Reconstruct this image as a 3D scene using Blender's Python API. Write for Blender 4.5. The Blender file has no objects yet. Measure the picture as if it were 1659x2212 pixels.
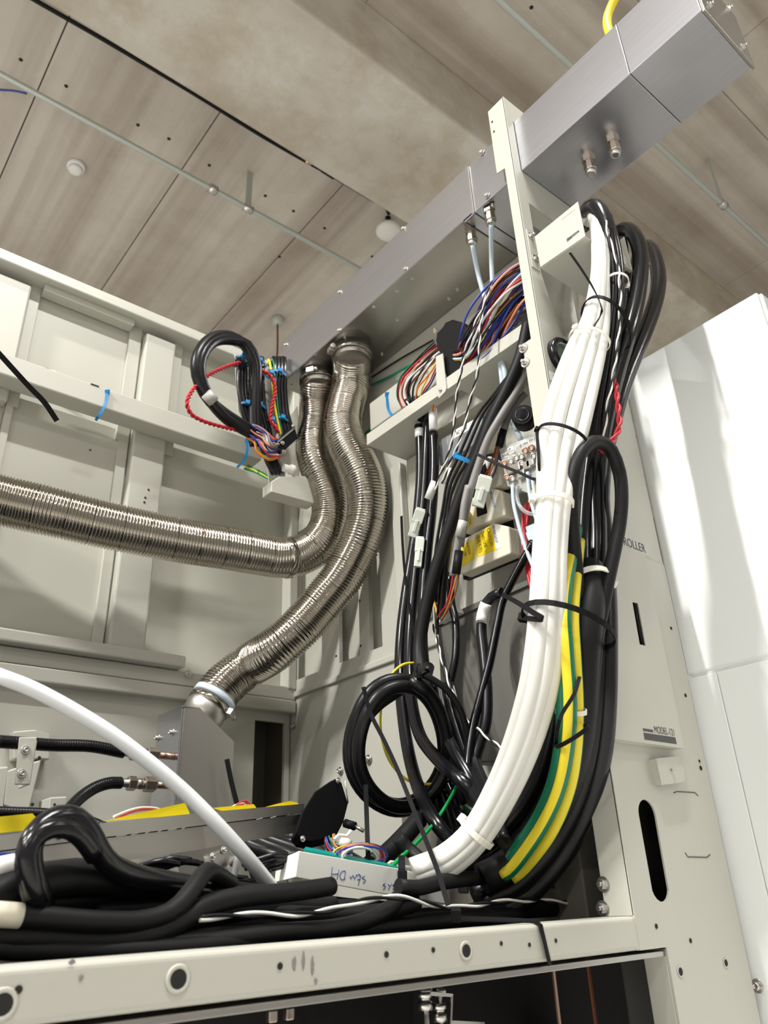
import bpy, math, random
from mathutils import Vector, Matrix
from mathutils.geometry import tessellate_polygon
random.seed(11)
sc = bpy.context.scene
COL = sc.collection
V = Vector
# ------------------------------------------------------------------ camera (eye at the origin, z = 0 is eye height)
FPX, CX, CY = 1672.96, 829.5, 1106.0
def cam_axes(a, b, c):
    ca, sa, cb, sb, cc, s_ = math.cos(a), math.sin(a), math.cos(b), math.sin(b), math.cos(c), math.sin(c)
    fwd = V((sa*cb, ca*cb, sb)); right = V((ca, -sa, 0)); up = right.cross(fwd)
    return cc*right + s_*up, -s_*right + cc*up, fwd
RT, UP, FW = cam_axes(0.69683502, 0.459330748, -0.041731169)
cd = bpy.data.cameras.new('camera'); cam = bpy.data.objects.new('camera', cd); COL.objects.link(cam)
cam.matrix_world = Matrix(((RT.x, UP.x, -FW.x, 0), (RT.y, UP.y, -FW.y, 0), (RT.z, UP.z, -FW.z, 0), (0, 0, 0, 1)))
cd.sensor_width = 36; cd.lens = FPX/2212*36; cd.clip_start = 0.02
cd.dof.use_dof = True; cd.dof.focus_distance = 1.45; cd.dof.aperture_fstop = 7.0
sc.camera = cam
# ------------------------------------------------------------------ light
w = bpy.data.worlds.new('hall_world'); sc.world = w; w.use_nodes = True
w.node_tree.nodes['Background'].inputs[0].default_value = (1.0, 0.955, 0.87, 1)
w.node_tree.nodes['Background'].inputs[1].default_value = 0.46
sc.view_settings.view_transform = 'Standard'; sc.view_settings.look = 'None'
sc.view_settings.exposure = 0.0; sc.view_settings.gamma = 1
ZC, ZFLOOR = 4.2, -1.45
LAMPS = [(0.45, -0.15, 118.0), (-2.8, 0.90, 310.0), (0.35, -2.8, 5.0), (-2.8, -2.4, 25.0), (3.6, -2.4, 36.0), (-5.2, 1.1, 300.0), (0.35, -5.4, 60.0), (-4.0, 4.5, 170.0), (-5.5, -2.6, 130.0)]  # only the first follows cast shadows; the others brighten surfaces as unseen fill
LAMP_Z = 3.85
def area_lamp(name, loc, sx, sy, power):
    l = bpy.data.lights.new(name, 'AREA'); l.shape = 'RECTANGLE'; l.size = sx; l.size_y = sy; l.energy = power
    l.color = (1.0, 0.985, 0.95)
    o = bpy.data.objects.new(name, l); o.location = loc; COL.objects.link(o); return o
for lx, ly, lp in LAMPS:
    area_lamp('lamp_light', (lx, ly, LAMP_Z - 0.012), 1.2, 0.10, lp)

# ------------------------------------------------------------------ pixel rays
def ray(x, y): return RT*((x-CX)/FPX) + UP*(-(y-CY)/FPX) + FW
def PX(x, y, c): d = ray(x, y); return d*(c/d.x)
def PY(x, y, c): d = ray(x, y); return d*(c/d.y)
def PZ(x, y, c): d = ray(x, y); return d*(c/d.z)
def PD(x, y, c): return ray(x, y)*c
# ------------------------------------------------------------------ materials
def mat(name, col, rough=0.5, metal=0.0, var=0.0, vscale=6.0, bump=0.0, bscale=60.0, aniso=0.0, spec=0.5, trans=0.0, emit=0.0, stretch=None, sss=0.0, col2=None, coat=0.0):
    m = bpy.data.materials.new(name); m.use_nodes = True
    nt = m.node_tree; b = nt.nodes['Principled BSDF']
    b.inputs['Base Color'].default_value = (*col, 1); b.inputs['Roughness'].default_value = rough
    b.inputs['Metallic'].default_value = metal; b.inputs['Specular IOR Level'].default_value = spec
    if coat: b.inputs['Coat Weight'].default_value = coat
    if aniso: b.inputs['Anisotropic'].default_value = aniso
    if trans: b.inputs['Transmission Weight'].default_value = trans
    if emit: b.inputs['Emission Color'].default_value = (*col, 1); b.inputs['Emission Strength'].default_value = emit
    if sss: b.inputs['Subsurface Weight'].default_value = sss; b.inputs['Subsurface Radius'].default_value = (.02, .02, .02)
    if var or bump:
        tc = nt.nodes.new('ShaderNodeTexCoord'); mp = nt.nodes.new('ShaderNodeMapping')
        nt.links.new(tc.outputs['Object'], mp.inputs[0])
        if stretch: mp.inputs['Scale'].default_value = stretch
        if var:
            n = nt.nodes.new('ShaderNodeTexNoise'); n.inputs['Scale'].default_value = vscale; n.inputs['Detail'].default_value = 6
            nt.links.new(mp.outputs[0], n.inputs['Vector'])
            r = nt.nodes.new('ShaderNodeValToRGB'); nt.links.new(n.outputs['Fac'], r.inputs[0])
            c2 = col2 or tuple(max(0, c*(1-var)) for c in col)
            r.color_ramp.elements[0].position = .3; r.color_ramp.elements[1].position = .7
            r.color_ramp.elements[0].color = (*c2, 1); r.color_ramp.elements[1].color = (*col, 1)
            nt.links.new(r.outputs[0], b.inputs['Base Color'])
        if bump:
            n2 = nt.nodes.new('ShaderNodeTexNoise'); n2.inputs['Scale'].default_value = bscale; n2.inputs['Detail'].default_value = 3
            nt.links.new(mp.outputs[0], n2.inputs['Vector'])
            bp = nt.nodes.new('ShaderNodeBump'); bp.inputs['Strength'].default_value = bump; bp.inputs['Distance'].default_value = .002
            nt.links.new(n2.outputs['Fac'], bp.inputs['Height']); nt.links.new(bp.outputs[0], b.inputs['Normal'])
    return m
def concrete(name, cols, scale, stretch, stain):
    m = bpy.data.materials.new(name); m.use_nodes = True; nt = m.node_tree; b = nt.nodes['Principled BSDF']
    b.inputs['Roughness'].default_value = .8
    g = nt.nodes.new('ShaderNodeNewGeometry')
    def noise(sc_, st, det=6, rgh=.55):
        mp = nt.nodes.new('ShaderNodeMapping'); mp.inputs['Scale'].default_value = st
        nt.links.new(g.outputs['Position'], mp.inputs[0])
        n = nt.nodes.new('ShaderNodeTexNoise'); n.inputs['Scale'].default_value = sc_; n.inputs['Detail'].default_value = det; n.inputs['Roughness'].default_value = rgh
        nt.links.new(mp.outputs[0], n.inputs['Vector']); return n.outputs['Fac']
    r = nt.nodes.new('ShaderNodeValToRGB'); nt.links.new(noise(scale, stretch), r.inputs[0])
    e = r.color_ramp.elements; e[0].position = .39; e[1].position = .61; e[0].color = (*cols[0], 1); e[1].color = (*cols[1], 1)
    m1 = e.new(.5); m1.color = (*[(a+c)/2 for a, c in zip(*cols[:2])], 1)
    mix = nt.nodes.new('ShaderNodeMixRGB'); mix.blend_type = 'MULTIPLY'
    r2 = nt.nodes.new('ShaderNodeValToRGB'); nt.links.new(noise(stain, (1, 1, 1), 8, .68), r2.inputs[0])
    e2 = r2.color_ramp.elements; e2[0].position = .36; e2[1].position = .56; e2[0].color = (*cols[2], 1); e2[1].color = (1, 1, 1, 1)
    mix.inputs[0].default_value = .6 if stretch[0] != .7 else .9
    nt.links.new(r.outputs[0], mix.inputs[1]); nt.links.new(r2.outputs[0], mix.inputs[2])
    mix2 = nt.nodes.new('ShaderNodeMixRGB'); mix2.blend_type = 'ADD'
    r3 = nt.nodes.new('ShaderNodeValToRGB'); nt.links.new(noise(22, (1, .6, 1), 4, .6), r3.inputs[0])
    e3 = r3.color_ramp.elements; e3[0].position = .62; e3[1].position = .74; e3[0].color = (0, 0, 0, 1); e3[1].color = (.09, .085, .075, 1)
    mix2.inputs[0].default_value = .5
    nt.links.new(mix.outputs[0], mix2.inputs[1]); nt.links.new(r3.outputs[0], mix2.inputs[2])
    nt.links.new(mix2.outputs[0], b.inputs['Base Color'])
    bp = nt.nodes.new('ShaderNodeBump'); bp.inputs['Strength'].default_value = .25; bp.inputs['Distance'].default_value = .01
    nt.links.new(noise(30, (1, 1, 1), 4), bp.inputs['Height']); nt.links.new(bp.outputs[0], b.inputs['Normal'])
    return m
M = {}
M['board'] = concrete('board_marked_concrete', ((.39, .335, .28), (.59, .54, .475), (.76, .73, .69)), 2.6, (1.9, .05, 1), 1.6)
M['boardx'] = concrete('board_marked_concrete_across', ((.39, .335, .28), (.59, .54, .475), (.76, .73, .69)), 2.6, (.05, 1.9, 1), 1.6)
M['beamc'] = concrete('smooth_stained_concrete', ((.50, .45, .38), (.63, .60, .535), (.76, .70, .60)), 1.3, (.7, 1.2, 1), 2.4)
M['joint'] = mat('dark_concrete_joint', (.13, .12, .09), .9)
M['paint'] = mat('cream_powder_coat', (.515, .51, .45), .40, var=.03, vscale=3, bump=.04, bscale=300)
M['paint2'] = mat('cream_powder_coat_panel', (.505, .50, .435), .43, var=.03, vscale=2, bump=.04, bscale=300)
M['door'] = mat('pale_grey_door_paint', (.82, .845, .84), .40, var=.015, vscale=2)
M['grey'] = mat('shade_darkened_enamel', (.15, .148, .13), .45)  # grey-beige made darker, the cabinet's shadow is put into the colour
M['steel'] = mat('brushed_stainless', (.57, .575, .62), .28, 1.0, var=.10, vscale=12, stretch=(30, .5, 30), aniso=.4)
M['steel2'] = mat('satin_stainless', (.42, .405, .38), .30, 1.0, var=.08, vscale=10)
M['chrome'] = mat('bright_flexible_steel', (.47, .435, .38), .13, 1.0)
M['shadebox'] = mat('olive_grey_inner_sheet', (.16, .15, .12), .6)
M['screwm'] = mat('zinc_screw', (.66, .64, .61), .28, 1.0)
M['brass'] = mat('brass_nickel', (.46, .40, .34), .33, 1.0)
M['steelm'] = mat('matt_stainless', (.56, .54, .51), .42, 1.0, var=.06, vscale=8)
M['copper'] = mat('copper_pipe', (.66, .43, .33), .3, 1.0)
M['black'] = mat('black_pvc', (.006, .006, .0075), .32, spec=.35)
M['black2'] = mat('matt_black_rubber', (.008, .008, .009), .5, spec=.26)
M['gloss'] = mat('gloss_black_pvc', (.005, .005, .007), .2, spec=.42)
M['tie'] = mat('black_nylon', (.006, .006, .007), .6, spec=.12)
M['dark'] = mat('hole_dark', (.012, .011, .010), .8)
M['white'] = mat('white_cable_jacket', (.70, .70, .66), .34)
M['ptfe'] = mat('milky_tube', (.84, .86, .88), .3, sss=.3)
M['natie'] = mat('natural_nylon', (.86, .84, .74), .4, sss=.2)
M['blue'] = mat('blue_nylon', (.0, .19, .47), .4)
M['green'] = mat('green_wire', (.0, .30, .07), .4)
M['dgreen'] = mat('dark_green_wire', (.0, .16, .08), .4)
M['yellow'] = mat('yellow_wire', (.82, .66, .03), .4)
M['red'] = mat('red_wire', (.55, .015, .03), .4)
M['orange'] = mat('orange_wire', (.72, .20, .03), .4)
M['bluew'] = mat('blue_wire', (.02, .05, .33), .4)
M['purple'] = mat('purple_wire', (.06, .03, .16), .4)
M['brown'] = mat('brown_wire', (.18, .06, .03), .4)
M['grayw'] = mat('grey_wire', (.24, .23, .22), .45)
M['pink'] = mat('salmon_wire', (.75, .30, .22), .4)
M['tube'] = mat('pale_blue_tube', (.58, .68, .76), .3, sss=.2)
M['clear'] = mat('clear_tube', (.80, .84, .88), .12, trans=.75)
M['ivory'] = mat('ivory_plastic', (.80, .75, .61), .4)
M['offw'] = mat('white_plastic', (.82, .82, .77), .42)
M['conn'] = mat('natural_connector', (.74, .78, .70), .4, sss=.15)
M['pcb'] = mat('teal_solder_mask', (.0, .30, .25), .35)
M['plast'] = mat('black_plastic', (.006, .006, .007), .5, spec=.14)
M['tape'] = mat('yellow_tape', (.93, .74, .0), .45)
M['ylabel'] = mat('yellow_label', (.92, .70, .02), .35)
M['wlabel'] = mat('white_label', (.82, .82, .80), .45)
M['ink'] = mat('black_ink', (.015, .015, .015), .6)
M['dink'] = mat('grey_ink', (.07, .07, .07), .6)
M['pen'] = mat('blue_pen', (.06, .12, .35), .6)
M['floor'] = mat('pale_raised_floor', (.74, .73, .70), .4, var=.06, vscale=1.2)
M['conduit'] = mat('galvanised_conduit', (.50, .53, .49), .45, .3)
M['lampw'] = mat('lamp_housing', (.8, .8, .8), .4)
M['diff'] = mat('lit_diffuser', (1, .98, .94), .5, emit=14.0)
M['silver'] = mat('silver_label', (.50, .50, .47), .4, .2)
M['smoke'] = mat('smoky_clear_plastic', (.42, .44, .46), .12, trans=.55)
M['glass'] = mat('green_gauge_face', (.12, .22, .15), .25)
# ------------------------------------------------------------------ mesh helpers
WL = {}
class MB:
    def __init__(s): s.v = []; s.f = []; s.s = []
    def add(s, v, f, smooth=False):
        k = len(s.v); s.v += [V(p) for p in v]; s.f += [tuple(i+k for i in q) for q in f]; s.s += [smooth]*len(f); return s
    def box(s, lo, hi):
        x0, y0, z0 = lo; x1, y1, z1 = hi
        return s.hexa([(x0,y0,z0),(x1,y0,z0),(x1,y1,z0),(x0,y1,z0),(x0,y0,z1),(x1,y0,z1),(x1,y1,z1),(x0,y1,z1)])
    def hexa(s, p): return s.add(p, [(3,2,1,0),(4,5,6,7),(0,1,5,4),(1,2,6,5),(2,3,7,6),(3,0,4,7)])
    def obox(s, c, u, v, w_):
        c, u, v, w_ = V(c), V(u), V(v), V(w_)
        return s.hexa([c-u-v-w_, c+u-v-w_, c+u+v-w_, c-u+v-w_, c-u-v+w_, c+u-v+w_, c+u+v+w_, c-u+v+w_])
    def sheet(s, outer, vec, holes=()):
        vec = V(vec); loops = [[V(p) for p in outer]] + [[V(p) for p in h] for h in holes]
        pts = [p for l in loops for p in l]; n = len(pts)
        tri = tessellate_polygon(loops)
        # orientation
        nn = V((0, 0, 0))
        for a, b, c in tri: nn += (pts[b]-pts[a]).cross(pts[c]-pts[a])
        if nn.dot(vec) > 0: tri = [(a, c, b) for a, b, c in tri]
        f = [tuple(t) for t in tri] + [(c+n, b+n, a+n) for a, b, c in tri]
        k = 0
        for l in loops:
            m = len(l)
            for i in range(m): f.append((k+i, k+(i+1) % m, k+n+(i+1) % m, k+n+i))
            k += m
        return s.add(pts + [p+vec for p in pts], f)
    def ring(s, rings, closed=False, caps=True, smooth=True):
        n = len(rings[0]); k = len(s.v); m = len(rings)
        v = [p for r in rings for p in r]; f = []
        for i in range(m if closed else m-1):
            a, b = i*n, ((i+1) % m)*n
            for j in range(n): f.append((a+j, a+(j+1) % n, b+(j+1) % n, b+j))
        s.add(v, f, smooth)
        if caps and not closed:
            s.f += [tuple(k+j for j in reversed(range(n))), tuple(k+(m-1)*n+j for j in range(n))]; s.s += [False, False]
        return s
    def tube(s, pts, r, n=10, step=None, smoothpath=True, caps=True, radf=None):
        p = spline(pts, step or max(r*1.2, .006)) if smoothpath and len(pts) > 2 else [V(q) for q in pts]
        fr = frames(p); rings = []; L = 0
        for i, (c, t, a, b) in enumerate(fr):
            if i: L += (c-fr[i-1][0]).length
            rr = radf(L) if radf else r
            rings.append([c + (a*math.cos(q) + b*math.sin(q))*rr for q in [2*math.pi*j/n for j in range(n)]])
        return s.ring(rings, caps=caps)
    def lathe(s, p0, axis, prof, n=16, flat=False):
        p0, t = V(p0), V(axis).normalized(); a = t.orthogonal().normalized(); b = t.cross(a)
        rings = [[p0 + t*d + (a*math.cos(q)+b*math.sin(q))*r for q in [2*math.pi*j/n for j in range(n)]] for d, r in prof]
        return s.ring(rings, smooth=not flat)
    def strip(s, pts, wdt, th, hint, smoothpath=True):
        p = spline(pts, .008) if smoothpath and len(pts) > 2 else [V(q) for q in pts]
        rings = []
        for i, c in enumerate(p):
            t = (p[min(i+1, len(p)-1)] - p[max(i-1, 0)]).normalized()
            h = hint(c) if callable(hint) else V(hint)
            a = (h - t*h.dot(t)).normalized(); b = t.cross(a)
            rings.append([c + b*(wdt/2*x) + a*(th/2*y) for x, y in ((-1,-1),(1,-1),(1,1),(-1,1))])
        return s.ring(rings, smooth=False)
def spline(pts, step):
    p = [V(q) for q in pts]; p = [p[0]*2-p[1]] + p + [p[-1]*2-p[-2]]; out = []
    for i in range(1, len(p)-2):
        a, b, c, d = p[i-1:i+3]
        k = max(2, int((c-b).length/step))
        for j in range(k):
            t = j/k
            out.append(.5*((2*b) + (c-a)*t + (2*a-5*b+4*c-d)*t*t + (3*b-a-3*c+d)*t**3))
    out.append(p[-2]); return out
def frames(p):
    fr = []; a = None
    for i, c in enumerate(p):
        t = (p[min(i+1, len(p)-1)] - p[max(i-1, 0)])
        t = t.normalized() if t.length > 1e-9 else V((0, 0, 1))
        if a is None: a = t.orthogonal().normalized()
        a = a - t*a.dot(t); a = a.normalized() if a.length > 1e-6 else t.orthogonal().normalized()
        fr.append((c, t, a, t.cross(a)))
    return fr
def setp(o, label=None, cat=None, group=None, kind=None):
    for k, x in (('label', label), ('category', cat), ('group', group), ('kind', kind)):
        if x: o[k] = x
    return o
def build(name, mb, m, parent=None, bevel=0.0, label=None, cat=None, group=None, kind=None, seg=2):
    lo = V([min(p[i] for p in mb.v) for i in range(3)]); hi = V([max(p[i] for p in mb.v) for i in range(3)])
    c = V(((lo.x+hi.x)/2, (lo.y+hi.y)/2, lo.z))
    me = bpy.data.meshes.new(name); me.from_pydata([p-c for p in mb.v], [], mb.f)
    me.polygons.foreach_set('use_smooth', mb.s); me.update()
    me.materials.append(M[m] if isinstance(m, str) else m)
    o = bpy.data.objects.new(name, me); COL.objects.link(o); WL[o] = c
    if parent: o.parent = parent; o.location = c - WL[parent]
    else: o.location = c
    if bevel:
        b = o.modifiers.new('bevel', 'BEVEL'); b.width = bevel; b.segments = seg; b.limit_method = 'ANGLE'; b.angle_limit = .7
    return setp(o, label, cat, group, kind)
def thing(name, loc, label, cat, group=None, kind=None):
    o = bpy.data.objects.new(name, None); COL.objects.link(o); o.location = V(loc); WL[o] = V(loc); o.empty_display_size = .02
    return setp(o, label, cat, group, kind)
SHARED = {}
def place(key, name, pos, axis, parent, scale=1.0, mk=None, m='screwm', spin=0.0):
    """one shared mesh along +Z, placed with its axis turned to `axis`"""
    if key not in SHARED:
        mb = mk(); me = bpy.data.meshes.new(key); me.from_pydata(mb.v, [], mb.f); me.polygons.foreach_set('use_smooth', mb.s)
        me.materials.append(M[m]); SHARED[key] = me
    o = bpy.data.objects.new(name, SHARED[key]); COL.objects.link(o); pos = V(pos); WL[o] = pos
    if parent: o.parent = parent; o.location = pos - WL[parent]
    else: o.location = pos
    o.rotation_mode = 'QUATERNION'
    q = V(axis).to_track_quat('Z', 'Y')
    o.rotation_quaternion = q @ Matrix.Rotation(spin, 3, 'Z').to_quaternion(); o.scale = (scale,)*3
    return o
def mk_screw():   # cap head with washer, unit: head radius 1
    b = MB(); b.lathe((0,0,0), (0,0,1), [(0,1.7),(.25,1.7),(.3,1.6)], 18); b.lathe((0,0,.3), (0,0,1), [(0,1.0),(1.0,1.0),(1.15,.85),(1.15,.55),(.7,.45)], 14); return b
def mk_hex():
    b = MB(); b.lathe((0,0,0), (0,0,1), [(0,1.8),(.2,1.8)], 18); b.lathe((0,0,.2), (0,0,1), [(0,1.15),(.8,1.15),(.9,1.0)], 6, True); b.lathe((0,0,1.1), (0,0,1), [(0,.55),(.9,.55)], 10); return b
def mk_hole():
    b = MB(); b.lathe((0,0,0), (0,0,1), [(0,1.0),(.06,1.0)], 16); return b
def mk_rim():
    b = MB(); n = 18
    r = [[V((math.cos(q)*rr, math.sin(q)*rr, z)) for rr, z in ((1.0,0),(1.0,.10),(1.35,.10),(1.5,0))] for q in [2*math.pi*j/n for j in range(n)]]
    b.ring(r, closed=True); return b
def screw(parent, pos, axis, size=.005): return place('screw', 'screw', pos, axis, parent, size, mk_screw)
def bolt(parent, pos, axis, size=.006): return place('hexbolt', 'bolt', pos, axis, parent, size, mk_hex)
def hole(parent, pos, axis, size=.004, rim=False):
    o = place('hole', 'hole', V(pos), axis, parent, size, mk_hole, 'dark')
    if rim: place('rim', 'hole_rim', V(pos), axis, parent, size, mk_rim, 'paint')
    return o
def cable(name, pts, r, m, label, cat='cable', group=None, parent=None, n=10):
    b = MB(); b.tube(pts, r, n); return build(name, b, m, parent, label=label, cat=cat, group=group)
def lettering(body, org, right, up, h, m, parent, font_scale_x=1.0, name='lettering', align='LEFT', depth=.0003):
    c = bpy.data.curves.new('t', 'FONT'); c.body = body; c.size = 1.0; c.align_x = align; c.extrude = .0
    o = bpy.data.objects.new('t', c); COL.objects.link(o)
    dg = bpy.context.evaluated_depsgraph_get(); dg.update()
    me0 = bpy.data.meshes.new_from_object(o.evaluated_get(dg)); bpy.data.objects.remove(o)
    right, up = V(right).normalized(), V(up).normalized(); up = (up - right*up.dot(right)).normalized(); nrm = right.cross(up)
    b = MB(); k = h/0.7
    b.add([V(org) + right*(v.co.x*k*font_scale_x) + up*(v.co.y*k) + nrm*depth for v in me0.vertices], [tuple(p.vertices) for p in me0.polygons])
    return build(name, b, m, parent)
def tie(name, c, axis, uvec, ru, rv, m, label, width=.006, th=.002, head=0.0, tail=None, group=None, heads=1.0):
    axis = V(axis).normalized(); u = V(uvec); u = (u-axis*u.dot(axis)).normalized(); v = axis.cross(u); c = V(c)
    root = thing(name, c, label, 'cable tie', group)
    n = 28; rings = []
    for j in range(n):
        q = 2*math.pi*j/n; d = u*math.cos(q)+v*math.sin(q)
        nrm = (u*math.cos(q)*rv + v*math.sin(q)*ru).normalized(); p = c + u*math.cos(q)*ru + v*math.sin(q)*rv
        rings.append([p - axis*width/2, p + axis*width/2, p + axis*width/2 + nrm*th, p - axis*width/2 + nrm*th])
    b = MB(); b.ring(rings, closed=True, smooth=False); build('band', b, m, root)
    q = head; p = c + u*math.cos(q)*ru + v*math.sin(q)*rv; nrm = (u*math.cos(q)*rv + v*math.sin(q)*ru).normalized(); tg = axis.cross(nrm)
    b = MB(); b.obox(p + nrm*width*.55*heads, tg*width*.75*heads, axis*width*.75*heads, nrm*width*.6*heads); build('head', b, m, root, bevel=.0012)
    if tail:
        b = MB(); b.strip([p + nrm*width*.6] + [V(t) for t in tail], width*.9, th*.8, axis.cross((V(tail[-1])-p)) if True else axis); build('tail', b, m, root)
    return root
# ================================================================== THE HALL
fl = MB(); fl.box((-9, -7, ZFLOOR-.1), (9, 10, ZFLOOR)); build('floor', fl, 'floor', kind='structure', label='grey epoxy factory floor under the machines', cat='floor')
S = ZC/3.2
ceil = thing('ceiling', (0, 2, ZC), 'concrete ceiling of board-marked panels with thin joints', 'ceiling', kind='structure')
b = MB(); b.box((-9, -7, ZC+.02), (10, 11, ZC+.25)); build('slab', b, 'joint', ceil)
BY0, BY1, BZ = 1.43*S, 1.966*S, 2.86*S
XJ = [(.982 + .678*k)*S for k in range(-8, 9)]
g = .004
for k in range(len(XJ)-1):
    for y0, y1 in ((BY1, 8.6),):
        b = MB(); b.box((XJ[k]+g, y0, ZC), (XJ[k+1]-g, y1, ZC+.03)); build('panel', b, 'board', ceil)
for k in range(0, len(XJ)-2, 2):
    for y0, y1 in ((-6.5, -.84), (-.84, .985), (.985, BY0)):
        b = MB(); b.box((XJ[k]+.3+.002, y0+.002, ZC), (XJ[k+2]+.3-.002, y1-.002, ZC+.03)); build('panel', b, 'boardx', ceil)
b = MB(); b.box((-9, BY0, BZ), (10, BY1, ZC+.03)); build('beam', b, 'beamc', ceil, bevel=.02)
# form-tie dots in the concrete
for x, y in ((45,129),(143,186),(452,357),(573,423),(634,456),(701,493),(804,554),(1148,16),(604,555),(298,270),(365,300)):
    hole(ceil, PZ(x, y, ZC-.001), (0,0,-1), .011)
# conduits
def conduit(y, z, x0, x1, label):
    t = thing('ceiling_conduit', ((x0+x1)/2, y, z), label, 'conduit', 'galvanised conduits under the ceiling')
    b = MB(); b.tube([(x0, y, z), (x1, y, z)], .017, 10, smoothpath=False); build('pipe', b, 'conduit', t)
    return t
def hanger(t, x, y, z):
    b = MB(); b.box((x-.020, y-.004, z+.02), (x+.020, y+.004, ZC)); build('hanger', b, 'conduit', t)
    b = MB(); b.lathe((x-.03, y, z), (1,0,0), [(0,.026),(.06,.026)], 12); build('clamp', b, 'screwm', t)
p = PZ(540, 372, ZC); q = PY(535, 450, p.y)
c1 = conduit(p.y, q.z, -3.0, 6.0, 'galvanised conduit under the ceiling left of the hoses, hung on a flat strap')
hanger(c1, p.x, p.y, q.z); hanger(c1, p.x-2.6, p.y, q.z)
b = MB(); b.lathe(PY(458, 408, p.y)-V((.02,0,0)), (1,0,0), [(0,.03),(.05,.03)], 12); build('coupling', b, 'screwm', c1)
p = PZ(1530, 345, ZC); q = PY(1543, 425, p.y)
c2 = conduit(p.y, q.z, -2.0, 8.0, 'galvanised conduit under the ceiling passing behind the duct on the right')
hanger(c2, p.x, p.y, q.z)
p = PZ(165, 357, ZC)
t = thing('smoke_detector', p, 'small round white smoke detector on the ceiling', 'smoke detector')
b = MB(); b.lathe(p, (0,0,-1), [(0,.055),(.025,.055),(.03,.045)], 24); build('base', b, 'lampw', t)
b = MB(); b.lathe(p-V((0,0,.03)), (0,0,-1), [(0,.042),(.02,.040),(.028,.030),(.028,0.002)], 24); build('cover', b, 'offw', t)
p = PZ(600, 688, ZC)
t = thing('pendant_sensor', p, 'small white ceiling rose with a thin rod hanging down behind the duct', 'sensor')
b = MB(); b.lathe(p, (0,0,-1), [(0,.05),(.02,.05),(.03,.045),(.06,.04),(.065,.01)], 20); build('ceiling_rose', b, 'conduit', t)
b = MB(); b.tube([p-V((0,0,.06)), p-V((-.005,0,.28)), p-V((0,0,.5))], .008, 8); build('rod', b, 'brown', t)
p = PZ(838, 470, ZC)
t = thing('ceiling_sensor', p, 'round white disc sensor hanging beside the concrete beam', 'sensor')
b = MB(); b.tube([p, p-V((0,0,.12))], .02, 10, smoothpath=False); build('stem', b, 'plast', t)
b = MB(); b.lathe(p-V((0,0,.10)), (0,0,-1), [(0,.03),(.01,.085),(.03,.09),(.05,.075),(.055,.01)], 24); build('disc', b, 'offw', t)
zb = ZC-.05
t = thing('ceiling_cable', PZ(400, 200, zb), 'thin black cable run along the edge of the concrete beam', 'cable')
b = MB(); b.tube([PZ(20, -32, zb), PZ(75, 0, zb), PZ(240, 95, zb), PZ(420, 203, zb), PZ(560, 290, zb), PZ(655, 345, zb), PZ(715, 378, zb), PZ(765, 408, zb), PZ(805, 432, zb), PZ(830, 443, zb), PZ(840, 462, zb)], .012, 8); build('jacket', b, 'black2', t)
b = MB(); b.tube([PZ(697, 365, zb), PZ(722, 381, zb)], .022, 10, smoothpath=False); build('splice', b, 'plast', t)
b = MB(); b.tube([PZ(660, 346, zb), PZ(672, 353, zb)], .018, 10, smoothpath=False); build('bare_core', b, 'copper', t)
cable('thin_ceiling_wire', [PZ(-40, 190, zb), PZ(0, 194, zb), PZ(30, 196, zb), PZ(58, 202, zb)], .006, 'bluew', 'thin dark blue wire at the left edge of the ceiling', 'wire')
# unseen hall lamps: first inferred from shadows, the rest added as fill
for i, (lx, ly, lp) in enumerate(LAMPS):
    t = thing('unseen_ceiling_lamp', (lx, ly, LAMP_Z), 'unseen long batten lamp hung from the ceiling ' + ['above the machine front', 'left of the machine', 'behind the viewer', 'behind the viewer to the left', 'behind the viewer to the right', 'farthest left of the machine', 'far behind the viewer', 'far left beyond the back wall', 'far left behind the viewer'][i], 'lamp', 'batten lamps of the hall')
    b = MB(); b.box((lx-.62, ly-.06, LAMP_Z), (lx+.62, ly+.06, LAMP_Z+.05)); build('housing', b, 'lampw', t)
    for s_ in (-.5, .5):
        b = MB(); b.tube([(lx+s_, ly, LAMP_Z+.05), (lx+s_, ly, ZC)], .006, 8, smoothpath=False); build('rod', b, 'conduit', t)
# ================================================================== CABINET: BACK WALL (along X, y ~ 2)
XL, XR = -.60, 1.285
bw = thing('cabinet_back_wall', (.4, 2.03, ZFLOOR), 'cream sheet-metal back wall of the cabinet with pillars and rails', 'panel')
def part(name, lo, hi, m, parent, bevel=.002, **k):
    b = MB(); b.box(lo, hi); return build(name, b, m, parent, bevel=bevel, **k)
part('panel', (XL, 2.035, .53), (.342, 2.05, 1.70), 'paint2', bw)
part('panel', (.345, 2.035, .53), (.745, 2.05, 1.70), 'paint2', bw)
part('panel', (.749, 2.035, .53), (XR, 2.05, 1.70), 'paint2', bw)
for x0, x1, z0, z1 in ((-.2, .342, 1.25, 1.665), (.70, .802, .60, 1.665)):
    part('pillar', (x0, 1.995, z0), (x1, 2.035, z1), 'paint', bw, .006)
part('pillar', (.13, 1.995, .60), (.232, 2.035, 1.25), 'paint', bw, .006)
part('edge_strip', (.345, 2.022, 1.26), (.375, 2.035, 1.69), 'paint', bw)
part('edge_strip', (.655, 2.022, 1.26), (.695, 2.035, 1.69), 'paint', bw)
part('edge_strip', (.806, 2.022, 1.26), (.838, 2.035, 1.69), 'paint', bw)
part('edge_strip', (.345, 2.022, .60), (.365, 2.035, 1.26), 'paint', bw)
part('edge_strip', (.665, 2.022, .60), (.695, 2.035, 1.26), 'paint', bw)
part('top_channel', (XL, 1.965, 1.690), (XR, 2.06, 1.712), 'paint', bw, .004)
part('top_channel', (XL, 1.985, 1.713), (XR, 2.06, 1.746), 'paint', bw, .003)
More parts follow.
